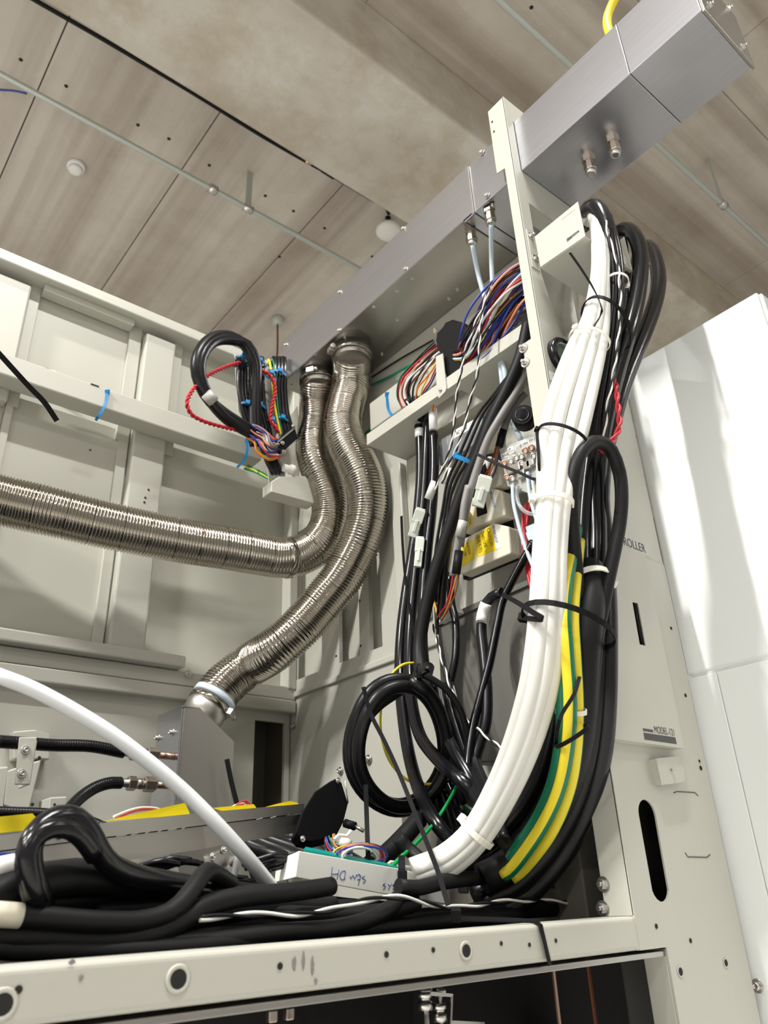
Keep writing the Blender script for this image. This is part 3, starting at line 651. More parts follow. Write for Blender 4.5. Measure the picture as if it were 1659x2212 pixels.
# ================================================================== UPPER CABLE BRACKET ON THE POST
ub = thing('cable_bracket', (1.1, .68, 1.18), 'cream folded bracket with slots on the post carrying the cables', 'bracket')
XB = 1.075
A, B_, C_, D_ = PX(1155,511,XB), PX(1248,435,XB), PX(1264,510,XB), PX(1167,577,XB)
s1 = [PX(x, y, XB) for x, y in ((1213,470),(1240,445),(1242,452),(1214,477))]
s2 = [PX(x, y, XB) for x, y in ((1224,516),(1250,497),(1252,500),(1225,523))]
b = MB(); b.sheet([A, B_, C_, D_], (.002, 0, 0), [s2]); build('side', b, 'paint', ub, bevel=.0006)
b = MB(); b.sheet([(XB+.0021, D_.y, D_.z), (XB+.0021, C_.y, C_.z), (1.235, C_.y, C_.z), (1.235, D_.y, D_.z)], (0, 0, -.002)); build('bottom', b, 'paint', ub, bevel=.0006)
b = MB(); b.sheet([(1.235, A.y, A.z), (1.235, B_.y, B_.z), (1.235, C_.y, C_.z), (1.235, D_.y, D_.z)], (.002, 0, 0)); build('side', b, 'paint', ub, bevel=.0006)
part('slot_cover', s1[0]-V((.0006,0,0)), s1[2]+V((0.0002,0,0)), 'paint2', ub, 0)
b = MB(); b.sheet([(XB-.006, .7475, 1.195), (XB+.02, .7475, 1.195), (XB+.02, .7475, 1.305), (XB-.006, .7475, 1.305)], (0, .002, 0)); build('mounting_flange', b, 'paint', ub, bevel=.0006)
for x, y in ((1147,510),(1157,559)): bolt(ub, PY(x, y, .747), (0,-1,0), .0055)
hole(ub, PZ(1265, 543, D_.z-.0021), (0,0,-1), .0035)
b = MB(); b.sheet([(1.24, .742, 1.30), (1.29, .742, 1.30), (1.29, .742, 1.42), (1.24, .742, 1.42)], (0, .003, 0)); build('ear', b, 'paint', ub)
# ================================================================== UNDER THE SILL: DARK MACHINE BAY
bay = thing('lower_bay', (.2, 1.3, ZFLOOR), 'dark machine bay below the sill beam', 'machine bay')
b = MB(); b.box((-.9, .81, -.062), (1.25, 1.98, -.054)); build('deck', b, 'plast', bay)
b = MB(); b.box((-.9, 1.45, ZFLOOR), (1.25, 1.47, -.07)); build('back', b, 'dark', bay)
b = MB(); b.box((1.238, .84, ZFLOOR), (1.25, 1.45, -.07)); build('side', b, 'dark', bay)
for x0, x1 in ((1195,1201),(1272,1278)):
    p = PY(x0, 2100, .86); q = PY(x0+14, 2210, .86)
    b = MB(); b.box((p.x, .86, -.6), (p.x+.0045, .863, -.0635)); build('divider', b, 'copper' if x0 < 1250 else 'brown', bay)
def knob(x, y):
    p = PY(x, y, .95); b = MB(); b.lathe(p-V((0,0,.012)), (0,0,1), [(0,.010),(.010,.010),(.011,.0075),(.014,.0075),(.015,.010),(.022,.010)], 14); return build('knob', b, 'screwm', bay)
for x, y in ((918,2130),(950,2130),(918,2160),(950,2185)): knob(x, y)
for x in (918, 950):
    p = PY(x, 2150, .955); b = MB(); b.tube([(p.x, .955, -.3), (p.x, .955, -.065)], .0045, 10, smoothpath=False); build('rod', b, 'steel2', bay)
q = [PY(x, y, .94) for x, y in ((930,2146),(976,2150),(974,2208),(1046,2212))]
b = MB(); b.strip(q, .005, .002, (0,1,0.2), smoothpath=False); build('wire_bracket', b, 'steel2', bay)
q = PY(610, 2195, .95)
for dx in (-.012, .012): part('terminal', (q.x+dx-.006, .95, q.z-.006), (q.x+dx+.006, .96, q.z+.008), 'brass', bay)
b = MB(); q = PY(1180, 2212, 1.1); b.lathe((q.x-.42, 1.1, q.z-.045), (1,0,0), [(0,.05),(.35,.05)], 24); build('cylinder', b, 'steel2', bay)
tq = [PY(633, 2158, .93), PY(648, 2185, .93), PY(662, 2215, .93)]
b = MB(); b.strip(tq, .008, .002, (0,1,0)); build('strap', b, 'tie', bay)
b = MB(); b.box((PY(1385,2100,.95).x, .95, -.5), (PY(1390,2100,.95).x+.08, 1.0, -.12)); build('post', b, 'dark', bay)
# ================================================================== CABLES: HELPERS
def LY(l): return [PY(x, y, c) for x, y, c in l]
def LX(l): return [PX(x, y, c) for x, y, c in l]
def LD(l): return [PD(x, y, c) for x, y, c in l]
def offset(pts, s_, d_):
    """shift a path sideways (s_, right of a downward run) and in depth (d_); s_ may be a function of the fraction"""
    out = []; n = len(pts)
    for i, p in enumerate(pts):
        t = (pts[min(i+1, n-1)] - pts[max(i-1, 0)]).normalized(); vw = p.normalized()
        sd = t.cross(vw).normalized(); f_ = i/(n-1)
        out.append(p + sd*(s_(f_) if callable(s_) else s_) + vw*(d_(f_) if callable(d_) else d_))
    return out
def striped(name, pts, r, mA, mB, label, phase=0, n=16, share=.5, twist=0.0):
    b = MB(); p = spline(pts, .008); fr = frames(p); rings = []
    for i, (c, t, a, bb) in enumerate(fr):
        vw = c.normalized(); a = (vw.cross(t)).normalized(); bb = t.cross(a)
        rings.append([c + (a*math.cos(q)+bb*math.sin(q))*r for q in [2*math.pi*j/n + phase + twist*i for j in range(n)]])
    b.ring(rings); o = build(name, b, mA, label=label, cat='cable', group='green and yellow earth cables'); o.data.materials.append(M[mB])
    idx = [0]*len(o.data.polygons)
    for k in range((len(rings)-1)*n): idx[k] = 1 if (k % n) < n*share else 0
    o.data.polygons.foreach_set('material_index', idx); return o
def twisted(name, pts, r, pitch, mA, mB, label, group=None, cat='wire'):
    p = spline(pts, min(pitch/9, .006)); fr = frames(p); root = thing(name, p[0], label, cat, group); L = 0; A, B = [], []
    for i, (c, t, a, bb) in enumerate(fr):
        if i: L += (c-fr[i-1][0]).length
        q = 2*math.pi*L/pitch; d = (a*math.cos(q)+bb*math.sin(q))*r*.98
        A.append(c+d); B.append(c-d)
    for path, m in ((A, mA), (B, mB)):
        b = MB(); b.tube(path, r, 7, smoothpath=False); build('strand', b, m, root)
    return root
COLN = {'red':'red','orange':'orange','yellow':'yellow','green':'green','bluew':'blue','purple':'purple','brown':'brown','offw':'white','black':'black','grayw':'grey','pink':'salmon','dgreen':'dark green','tube':'pale blue'}
def harness(pts, cols, spread, depth, r, where, group, name='coloured_wire', bulge=None):
    n = len(cols)
    for i, m in enumerate(cols):
        u = (i+.5)/n*2-1; v = random.uniform(-1, 1)
        ph = random.uniform(0, 6.28)
        f_s = lambda f_, u=u, ph=ph: (u + .22*math.sin(5*f_+ph))*spread*(bulge(f_) if bulge else 1)
        f_d = lambda f_, v=v, ph=ph: (v + .3*math.cos(4*f_+ph))*depth
        cable(name, offset(pts, f_s, f_d), r, m, COLN[m]+' wire '+where, 'wire', group, n=6)
# ================================================================== WHITE CABLE BUNDLE
WP = LY([(1264,480,.665),(1275,460,.64),(1290,470,.612),(1297,530,.604),(1296,600,.608),(1287,690,.625),(1265,760,.638),(1232,870,.65),(1215,945,.66),(1206,1000,.667),(1196,1086,.675),(1188,1180,.685),(1185,1250,.69),(1181,1340,.70),(1174,1420,.715),(1160,1500,.74),(1130,1600,.785),(1088,1700,.835),(1030,1800,.885),(965,1860,.92),(895,1890,.95)])
WS = [.008,.0075,.0075,.0075,.0078,.016,.026,.031,.029,.025,.017,.016,.016,.017,.018,.018,.017,.015,.013,.013,.013]
def wsp(u): return lambda f_: u*WS[min(len(WS)-1, int(round(f_*(len(WS)-1))))]
for u, d_, wl in ((-1,0,'leftmost in front'),(-.36,-.009,'second from left in front'),(.34,-.007,'third from left in front'),(1,0,'rightmost, next to the black cables'),(-.6,.017,'left one at the back'),(.5,.018,'right one at the back')):
    cable('white_cable', offset(WP, wsp(u), (lambda f_, d_=d_, u=u: d_*(1.35 - .6*WS[min(len(WS)-1, int(round(f_*(len(WS)-1))))]/.031))), .0112, 'white', 'thick white cable of the column bundle, '+wl, group='white cables of the column bundle', n=16)
# ================================================================== BLACK CABLES OVER THE BRACKET
def blk(pts, r, label, m='black', group=None, name='black_cable', n=14): return cable(name, pts, r, m, label, group=group, n=n)
blk(LY([(1258,492,.69),(1262,468,.665),(1272,450,.63),(1288,448,.605),(1306,475,.592),(1318,530,.59),(1326,600,.60),(1322,690,.62),(1310,780,.64),(1297,870,.655),(1281,960,.675),(1268,1060,.70),(1262,1150,.715),(1262,1260,.72),(1256,1360,.73),(1250,1470,.75),(1232,1590,.80),(1195,1700,.86),(1130,1800,.92),(1050,1880,.96)]), .0165, 'thick black cable arching over the bracket end beside the white bundle', 'gloss')
blk(LY([(1322,560,.70),(1326,520,.69),(1338,500,.67),(1358,497,.645),(1376,520,.62),(1384,565,.61),(1376,640,.612),(1356,720,.62),(1332,800,.64),(1312,880,.655),(1296,960,.67),(1288,1060,.69),(1290,1150,.70),(1288,1240,.705),(1277,1340,.715),(1266,1450,.735),(1255,1560,.77),(1232,1670,.82),(1180,1780,.88),(1100,1870,.93)]), .0178, 'thick glossy black cable with the middle loop above the tied bundle', 'gloss')
blk(LY([(1372,600,.72),(1380,550,.71),(1392,532,.69),(1408,540,.665),(1420,575,.645),(1422,620,.635),(1408,675,.635),(1380,745,.64),(1350,820,.65),(1326,900,.66),(1305,980,.675),(1296,1080,.69),(1304,1160,.70),(1306,1240,.70),(1300,1320,.705),(1288,1420,.715),(1282,1520,.73),(1272,1620,.765),(1245,1730,.82),(1195,1830,.88),(1120,1890,.92)]), .0175, 'thick glossy black cable with the rightmost loop above the tied bundle', 'gloss')
for i, (x, lab) in enumerate(((1344, 'black cable tucked between the first and middle loops'), (1334, 'thinner black cable tucked beside the first loop'))):
    blk(LY([(x-12,590,.66),(x-2,520,.655),(x+4,560,.64),(x+2,640,.63),(x-10,730,.635),(x-26,830,.65),(x-42,930,.67),(x-58,1040,.70),(x-64,1180,.72),(x-72,1330,.74),(x-84,1480,.77),(x-110,1620,.83),(x-160,1750,.89),(x-250,1880,.95)]), .011-.003*i, lab)
blk(LY([(1254,1330,.70),(1244,1230,.69),(1236,1130,.67),(1236,1060,.655),(1246,1000,.64),(1268,962,.632),(1294,954,.63),(1320,972,.63),(1338,1020,.635),(1343,1075,.64),(1338,1135,.65),(1325,1200,.66),(1312,1260,.67),(1302,1310,.68),(1290,1370,.69),(1282,1450,.70),(1275,1560,.73)]), .0115, 'matt black cable forming a tall loop right of the white bundle', 'black2')
SL = LY([(1272,1225,.70),(1276,1290,.69),(1270,1350,.69),(1262,1420,.70),(1258,1500,.715),(1250,1590,.74),(1226,1690,.79),(1180,1780,.85),(1110,1860,.90),(1040,1900,.93)])
blk(SL, .0235, 'thick black sleeved cable below the white tie on the column', 'black2', n=18)
for i, (s_, d_, r_) in enumerate(((-.045,.02,.0135),(-.06,.035,.013),(-.022,.035,.014),(.036,.015,.017),(.06,.02,.0165),(.02,.04,.015))):
    blk(offset(LY([(1262,1180,.715),(1262,1300,.715),(1256,1400,.72),(1248,1500,.735),(1236,1600,.77),(1208,1700,.82),(1160,1790,.875),(1090,1865,.92),(1010,1905,.95)]), (lambda f_, s_=s_: s_*(.55+.45*f_)), d_), r_, 'black cable in the tangle between the white bundle and the column', group='black cables of the column tangle')
cable('pale_tube', LY([(1397,585,.65),(1396,605,.645),(1386,645,.64),(1368,690,.64),(1350,730,.645),(1336,770,.655),(1325,810,.665)]), .0068, 'tube', 'short pale blue tube between the glossy black loops', 'tube')
twisted('twisted_pair', LY([(1305,465,.585),(1318,520,.578),(1334,570,.578),(1340,640,.58),(1336,720,.60),(1326,800,.615),(1312,880,.63),(1303,960,.65)]), .0019, .07, 'black', 'offw', 'thin black and white twisted pair running down the black cables')
for i in range(3):
    cable('thin_black_wire', offset(LY([(1312,468,.60),(1330,530,.59),(1338,600,.585),(1334,690,.60),(1322,780,.62),(1306,880,.64),(1296,960,.66)]), (i-1)*.007, .004*i), .0034, 'black', 'thin black wire between the first and middle cable loops', 'wire', 'thin black wires in the column bundle')
twisted('red_twisted_pair', LY([(1328,822,.628),(1332,850,.622),(1336,890,.62),(1338,920,.62),(1328,945,.624),(1312,962,.63),(1298,975,.645)]), 0.0030, .06, 'red', 'red', 'red twisted pair looping right of the black cables', cat='wire')
# earth cables
E1 = LY([(1246,1140,.70),(1238,1190,.69),(1225,1260,.682),(1220,1330,.68),(1226,1420,.685),(1232,1520,.70),(1226,1620,.735),(1206,1710,.78),(1168,1790,.83),(1112,1870,.88),(1085,1892,.90)])
E2 = LY([(1252,1170,.70),(1244,1250,.69),(1238,1330,.688),(1242,1420,.688),(1247,1520,.705),(1244,1620,.735),(1228,1710,.78),(1190,1800,.83),(1136,1872,.88),(1105,1898,.90)])
striped('earth_cable', E1, .0098, 'yellow', 'dgreen', 'green and yellow striped earth cable nearest the white bundle', phase=1.2)
striped('earth_cable', E2, .0098, 'yellow', 'dgreen', 'green and yellow striped earth cable nearest the black sleeve', phase=.9, share=.42)
striped('earth_cable', offset(E1, -.012, .014), .009, 'yellow', 'dgreen', 'green and yellow striped earth cable half hidden behind its neighbours', phase=2.4, share=.6)
# ---- ties on the column bundle
def ctr(pts, y):   # point of a path closest to an image row
    p = spline(pts, .01); best = min(range(len(p)), key=lambda i: abs(CY - FPX*(p[i].dot(UP)/p[i].dot(FW)) - y))
    return p[best], (p[min(best+1, len(p)-1)]-p[max(best-1, 0)]).normalized()
def side_of(c, t): return t.cross(c.normalized()).normalized()
c, t = ctr(WP, 690); sd = side_of(c, t); cc = PY(1310, 705, .625); ax = (t - sd*.40).normalized()
tie('cable_tie', cc, ax, PY(1365,745,.63)-PY(1258,702,.62), .068, .050, 'tie', 'long black cable tie around the top of the column bundle, tail up', .0072, .002, head=math.pi*1.62, tail=[PY(1298,680,.57), PY(1296,655,.57), PY(1280,620,.575), PY(1255,580,.58), PY(1231,546,.585)])
c, t = ctr(WP, 735); tie('cable_tie', c, t, side_of(c, t), .037, .028, 'natie', 'natural nylon tie on the white cables just under the top black tie', .007, .002, head=2.5)
c, t = ctr(WP, 950); tie('cable_tie', c, t-side_of(c,t)*.18, side_of(c, t), .042, .030, 'tie', 'black cable tie around the white cables beside the valve plate, tail left', .0058, .0018, head=math.pi, tail=[PY(1164,1000,.68), PY(1160,1035,.70), PY(1120,1020,.74), PY(1070,1000,.78), PY(1028,980,.82)])
c, t = ctr(WP, 1086); tie('cable_tie', c, t, side_of(c, t), .0295, .028, 'natie', 'natural nylon tie around the white cables at mid height', .0085, .0028, head=2.9)
cc = PY(1228, 1352, .70); tie('cable_tie', cc, (t - side_of(c,t)*.12), PY(1288,1372,.70)-PY(1150,1345,.70), .080, .064, 'tie', 'black cable tie around white, yellow and black cables, tail up left', .0085, .002, head=4.25, tail=[PY(1172,1338,.63), PY(1150,1322,.67), PY(1115,1300,.76), PY(1085,1284,.84)])
c, t = ctr(WP, 1800); tie('cable_tie', c, t, side_of(c, t), .0265, .028, 'natie', 'natural nylon tie on the white cables near the deck', .0085, .0028, head=3.5)
cc = PY(1334, 608, .592); tie('cable_tie', cc, (0.1,0,1), PY(1352,612,.59)-PY(1316,606,.59), .022, .019, 'natie', 'small white tie around two black cables under the bracket', .005, .002, head=-.3)
c, t = ctr(SL, 1262); tie('cable_tie', c, t-side_of(c,t)*-.25, side_of(c, t), .034, .030, 'natie', 'white cable tie around the thick black sleeve beside the column', .0095, .0028, head=-.35)
c, t = ctr(E2, 1531); tie('cable_tie', c-side_of(c,t)*.006, t, side_of(c, t), .018, .013, 'natie', 'small white tie around the green and yellow cables', .007, .0018, head=2.9)
tie('cable_tie', PY(1236,1590,.72), (-.5,0.2,.8), (1,0,0), .02, .03, 'tie', 'black cable tie over the yellow cables low on the column', .006, .0018, head=1.5, tail=[PY(1205,1570,.70), PY(1215,1540,.69), PY(1240,1500,.68), PY(1252,1462,.68)])
# ================================================================== VERTICAL CABLES ALONG THE SIDE WALL
blk(LX([(903,900,1.19),(908,960,1.185),(908,1040,1.18),(900,1130,1.17),(890,1200,1.16),(876,1290,1.14),(866,1380,1.12),(864,1470,1.09),(872,1560,1.05),(888,1650,1.01),(915,1730,.97),(955,1795,.96),(1010,1845,1.0),(1065,1885,1.04)]), .0125, 'glossy black cable, leftmost of the vertical cables by the side wall', 'gloss')
blk(LX([(925,898,1.19),(922,960,1.18),(918,1050,1.175),(908,1150,1.165),(898,1240,1.15),(888,1340,1.13),(884,1440,1.10),(890,1520,1.07),(908,1590,1.04),(945,1640,1.01),(1000,1690,1.0),(1055,1750,1.03),(1110,1815,1.07),(1150,1860,1.10)]), .0125, 'glossy black cable second from left among the vertical cables', 'gloss')
blk(LX([(936,935,1.175),(938,1000,1.17),(934,1090,1.16),(924,1180,1.15),(916,1270,1.14),(912,1360,1.12),(918,1450,1.09),(940,1530,1.06),(975,1610,1.03),(1015,1680,1.02),(1050,1740,1.03),(1095,1810,1.06),(1135,1870,1.09)]), .0122, 'glossy black cable with white sleeve under the shelf cut-out', 'gloss')
blk(LX([(1143,690,1.13),(1125,770,1.12),(1096,840,1.11),(1064,905,1.10),(1034,980,1.095),(1006,1045,1.09),(982,1110,1.085),(958,1180,1.08),(936,1250,1.075),(916,1330,1.07),(906,1400,1.065),(910,1460,1.05),(920,1500,1.04)]), .0142, 'matt black cable slanting from the post to the coil tie', 'black2')
blk(LX([(1148,640,1.14),(1138,730,1.125),(1106,810,1.12),(1072,880,1.115),(1040,950,1.11),(1010,1020,1.105),(988,1090,1.10),(970,1160,1.10),(958,1250,1.10),(952,1330,1.10)]), .009, 'thinner black cable just behind the slanting cable', 'gloss')
for i in range(3):
    cable('thin_black_wire', LX([(1140+4*i,700,1.13),(1118,780,1.13),(1080-6*i,850,1.125),(1050-10*i,900,1.125),(1015-12*i,985,1.12),(985-9*i,1040,1.12),(968-6*i,1100,1.12),(960-10*i,1200,1.12),(948-4*i,1290,1.12),(944,1370,1.11)]), .0035, 'black', 'thin black wire following the slanting cable', 'wire', 'thin black wires beside the slanting cable')
blk(LX([(1152,1170,1.13),(1130,1210,1.12),(1106,1255,1.11),(1085,1300,1.10),(1074,1350,1.09),(1058,1430,1.075),(1040,1500,1.06),(1022,1570,1.045),(1012,1640,1.03),(1010,1710,1.01)]), .0085, 'black cable slanting down past the outlet boxes', 'gloss')
blk(LX([(1085,1280,1.10),(1062,1290,1.10),(1046,1315,1.095),(1040,1360,1.09),(1046,1420,1.08),(1052,1490,1.07),(1050,1560,1.06),(1032,1620,1.05),(1010,1690,1.03)]), .0105, 'black cable with a white marker sleeve bending under the outlets', 'black')
b = MB(); b.tube(LX([(1050,1304,1.09),(1043,1325,1.09),(1040,1345,1.085)]), .0118, 14); build('marker_sleeve', b, 'wlabel', label='white marker sleeve on the black cable under the outlets', cat='label')
blk(LX([(972,1240,1.13),(975,1300,1.12),(985,1350,1.11),(984,1420,1.10),(970,1490,1.09),(968,1560,1.08),(990,1640,1.06),(1030,1710,1.03),(1075,1780,.99)]), .0085, 'black cable hanging in front of the grey cabinet', 'gloss')
for i in range(4):
    blk(LX([(935+14*i,1480,1.09),(950+16*i,1560,1.07),(985+14*i,1650,1.04),(1040+8*i,1740,.99),(1090,1820,.95)]), .0105, 'black cable diving behind the coil towards the deck', group='black cables behind the coil')
# grey cables with sleeves
G1 = LX([(1140,800,1.14),(1110,855,1.12),(1082,900,1.10),(1054,950,1.09),(1032,1010,1.085),(1012,1075,1.08),(1000,1140,1.08),(994,1180,1.08)])
cable('grey_cable', G1, .0088, 'grayw', 'grey cable passing left of the outlet boxes')
cable('grey_cable', LX([(1012,1050,1.075),(1003,1090,1.07),(998,1130,1.07),(990,1170,1.07),(983,1210,1.07),(978,1245,1.07)]), .0082, 'grayw', 'shorter grey cable beside the yellow caution labels')
b = MB(); b.tube(LX([(1000,1125,1.06),(992,1160,1.06)]), .0098, 14, smoothpath=False); build('marker_sleeve', b, 'silver', label='pale marker sleeve on the grey cable at the caution labels', cat='label')
b = MB(); b.tube(LX([(992,1190,1.07),(985,1240,1.07)]), .0095, 14, smoothpath=False); build('heat_shrink', b, 'black2', label='black heat-shrink end of the grey cable above the coloured cores', cat='cable end')
cable('grey_cable', LX([(1135,850,1.16),(1112,875,1.15),(1096,905,1.145),(1088,930,1.14)]), .0085, 'grayw', 'short grey cable entering a black boot under the post')
b = MB(); b.tube(LX([(1088,928,1.14),(1078,965,1.14)]), .0088, 12, smoothpath=False); build('boot', b, 'black2', label='black rubber boot at the end of the short grey cable', cat='cable end')
harness(LX([(1078,962,1.14),(1070,990,1.13),(1062,1015,1.12),(1052,1035,1.11)]), ['red','brown','orange','dgreen','grayw','purple'], .008, .004, .0017, 'between the black boot and the white connector', 'wires into the white connector')
harness(LX([(986,1238,1.07),(978,1275,1.07),(966,1310,1.075),(950,1338,1.085)]), ['red','dgreen','orange','brown'], .007, .004, .0018, 'splaying below the grey cable end', 'cores below the grey cable')
harness(LX([(938,1290,1.12),(944,1310,1.115),(950,1330,1.11)]), ['yellow','orange','yellow','black'], .007, .004, .0017, 'curled at the black sleeve tip', 'yellow cores by the grey cabinet')
b = MB(); b.tube(LX([(957,1215,1.12),(952,1255,1.12),(940,1295,1.12)]), .012, 12, radf=lambda l: max(.004, .004+.011*min(1, l/.06))); build('black_sleeve', b, 'black2', label='black tapered sleeve hanging left of the grey cabinet', cat='sleeve')
# black and white twisted pairs in front of the shelf
twisted('twisted_pair', LX([(1062,610,1.10),(1045,655,1.09),(1022,710,1.085),(1003,765,1.085),(994,815,1.085),(987,850,1.09),(984,890,1.10),(980,925,1.10),(976,955,1.10),(962,1000,1.10),(948,1030,1.10),(940,1060,1.10)]), .0019, .06, 'black', 'offw', 'left black and white twisted pair hanging before the shelf')
twisted('twisted_pair', LX([(1058,620,1.09),(1042,675,1.085),(1036,730,1.08),(1035,770,1.08),(1030,815,1.08),(1018,855,1.085),(1010,890,1.09),(1004,920,1.09),(990,960,1.09),(968,1010,1.09),(955,1045,1.09)]), .0019, .06, 'black', 'offw', 'right black and white twisted pair hanging before the shelf')
twisted('twisted_pair', LX([(936,1350,1.11),(948,1400,1.09),(962,1450,1.08),(975,1490,1.07),(990,1530,1.06),(1015,1560,1.05),(1050,1590,1.04),(1090,1622,1.03)]), .0019, .06, 'black', 'offw', 'black and white twisted pair hanging past the coil')
tie('cable_tie', PX(1005, 993, 1.09), PX(990,1030,1.09)-PX(1020,960,1.09), PX(1040,1010,1.09)-PX(985,985,1.09), .030, .022, 'blue', 'blue cable tie around the slanting black cables', .009, .0025, head=3.3, heads=1.1)
# sleeves and connectors on the vertical cables
def plug(x0, y0, x1, y1, X, w_, label, m='conn', name='wire_connector', latch=True):
    a, e = PX(x0, y0, X), PX(x1, y1, X); t_ = (e-a); L = t_.length; t_.normalize(); vw = ((a+e)/2).normalized(); sd = t_.cross(vw).normalized(); nn = sd.cross(t_)
    root = thing(name, (a+e)/2, label, 'connector')
    b = MB(); b.obox((a+e)/2, t_*L*.5, sd*w_*.5, nn*w_*.4); build('housing', b, m, root, bevel=.0015)
    b = MB(); b.obox(a+t_*L*.28, t_*L*.22, sd*w_*.58, nn*w_*.46); build('collar', b, m, root, bevel=.0015)
    if latch:
        b = MB(); b.obox(a+t_*L*.62 - nn*w_*.45, t_*L*.2, sd*w_*.16, nn*w_*.12); build('latch', b, m, root, bevel=.001)
    return root
plug(1050, 1028, 1032, 1095, 1.10, .026, 'large white wire connector below the blue tie')
plug(910, 1098, 890, 1160, 1.13, .022, 'white connector on the leftmost black cable, upper of two')
plug(908, 1160, 902, 1225, 1.125, .018, 'white connector on the leftmost black cable, lower of two')
for x0, y0, x1, y1, r_, lb in ((940,1040,925,1078,.010,'white heat-shrink sleeve above the upper white connector'), (972,1012,966,1045,.009,'white sleeve beside the slanting black cable'), (935,884,936,930,.011,'white sleeve on the cable under the shelf cut-out'), (906,928,907,946,.0129,'white marker ring on the leftmost glossy cable')):
    b = MB(); b.tube([PX(x0, y0, 1.125 if y0 > 950 else (1.186 if x0 < 920 else 1.172)), PX(x1, y1, 1.125 if y0 > 950 else (1.186 if x0 < 920 else 1.172))], r_, 14, smoothpath=False); build('sleeve', b, 'wlabel', label=lb, cat='sleeve')
harness(LX([(936,838,1.15),(932,856,1.15),(936,872,1.155),(936,888,1.165)]), ['orange','yellow','red','offw','pink'], .006, .003, .0016, 'entering the white sleeve at the shelf edge', 'wires into the white sleeve')
# upright loose tie tails by the wall
b = MB(); b.strip(LX([(867,1115,1.10),(870,1180,1.10),(876,1250,1.09),(888,1330,1.08),(900,1400,1.07)]), .007, .002, (1,0,0)); build('loose_cable_tie', b, 'tie', label='long black tie tail standing left of the vertical cables', cat='cable tie')
# ================================================================== COILED CABLE
coil = []
for k in range(3*24+1):
    q = -1.25 + 2*math.pi*k/24; f_ = k/72.0
    ca_ = .5-.5*math.cos(2*math.pi*min(1, f_*1.5)) if f_ < .667 else 0.0
    rx, ry = 107-19*ca_+3*math.sin(3*q), 145-24*ca_-8*max(0, f_-.667)
    coil.append(PD(861 + 8*ca_ + rx*math.cos(q), 1612 - 8*ca_ - 10*max(0, f_-.667)*3*math.sin(q) + ry*math.sin(q), 1.405 + .07*f_ + .035*math.cos(q)))
coil = [PD(925,1440,1.52), PD(915,1470,1.48)] + coil + [PD(905, 1455, 1.52)]
cl = thing('coiled_cable', PD(862, 1770, 1.43), 'black cable coiled into a ring of three turns hung by a tie', 'cable')
b = MB(); b.tube(coil, .0124, 14); build('coil', b, 'black', cl)
tie('cable_tie', PD(905, 1466, 1.44), RT, UP, .026, .024, 'tie', 'black cable tie holding the top of the cable coil', .007, .002, head=1.2, tail=[PD(925,1450,1.40), PD(918,1445,1.39)])
tp = MB(); tp.tube(LD([(880,1483,1.47),(850,1500,1.44),(815,1525,1.42),(790,1555,1.41),(768,1600,1.41)]), .0105, 12); build('inner_cable', tp, 'black2', cl)
blk(LD([(910,1455,1.42),(935,1468,1.42),(965,1490,1.42),(990,1525,1.42),(1005,1565,1.42),(1012,1600,1.42),(1008,1625,1.42)]), .0062, 'thin wrinkled black sleeve arching right of the coil', 'black2')
cable('thin_wire', LD([(893,1432,1.50),(870,1436,1.48),(848,1455,1.47),(832,1490,1.47),(822,1540,1.47),(824,1590,1.47),(840,1640,1.46),(870,1678,1.45),(905,1693,1.44),(950,1690,1.44),(985,1668,1.43),(1002,1640,1.42),(1006,1625,1.42)]), .0026, 'yellow', 'thin yellow wire looping through the cable coil', 'wire')
cable('thin_wire', LD([(1008,1628,1.42),(998,1668,1.41),(975,1720,1.38),(940,1775,1.32),(900,1820,1.24),(860,1858,1.18),(838,1880,1.15)]), .0030, 'green', 'thin green wire running down from the sleeve to the white tray', 'wire')
b = MB(); b.tube(LD([(975,1648,1.45),(985,1690,1.45)]), .008, 12, smoothpath=False); build('crimp_sleeve', b, 'wlabel', label='white crimp sleeve hanging right of the coil', cat='sleeve')
blk(LD([(985,1690,1.45),(995,1718,1.44),(1003,1735,1.44)]), .006, 'short black lead below the white crimp sleeve', 'black2')
cable('thin_wire', LD([(1000,1733,1.44),(1018,1748,1.44),(1050,1758,1.44)]), .0026, 'offw', 'thin white core below the crimp sleeve', 'wire')
cable('thin_wire', LD([(999,1735,1.445),(1010,1752,1.445),(1032,1762,1.445)]), .0026, 'dgreen', 'thin green core below the crimp sleeve', 'wire')
b = MB(); b.strip(LD([(785,1484,1.36),(800,1540,1.34),(830,1600,1.31),(862,1670,1.27),(890,1740,1.22),(918,1810,1.16),(945,1880,1.10),(968,1955,1.05)]), .0072, .002, lambda c: c.normalized()); build('loose_cable_tie', b, 'tie', label='long black tie crossing the cable coil diagonally', cat='cable tie')
b = MB(); b.strip(LD([(790,1695,1.25),(792,1760,1.22),(794,1820,1.18),(796,1862,1.15)]), .0075, .002, lambda c: c.normalized()); build('loose_cable_tie', b, 'tie', label='black tie standing upright before the cable coil', cat='cable tie')
b = MB(); b.strip(LD([(490,1640,1.9),(500,1690,1.88),(512,1738,1.86),(525,1800,1.84),(540,1870,1.82),(560,1935,1.80)]), .012, .002, lambda c: c.normalized()); build('loose_cable_tie', b, 'tie', label='black tie sticking up right of the steel box', cat='cable tie')
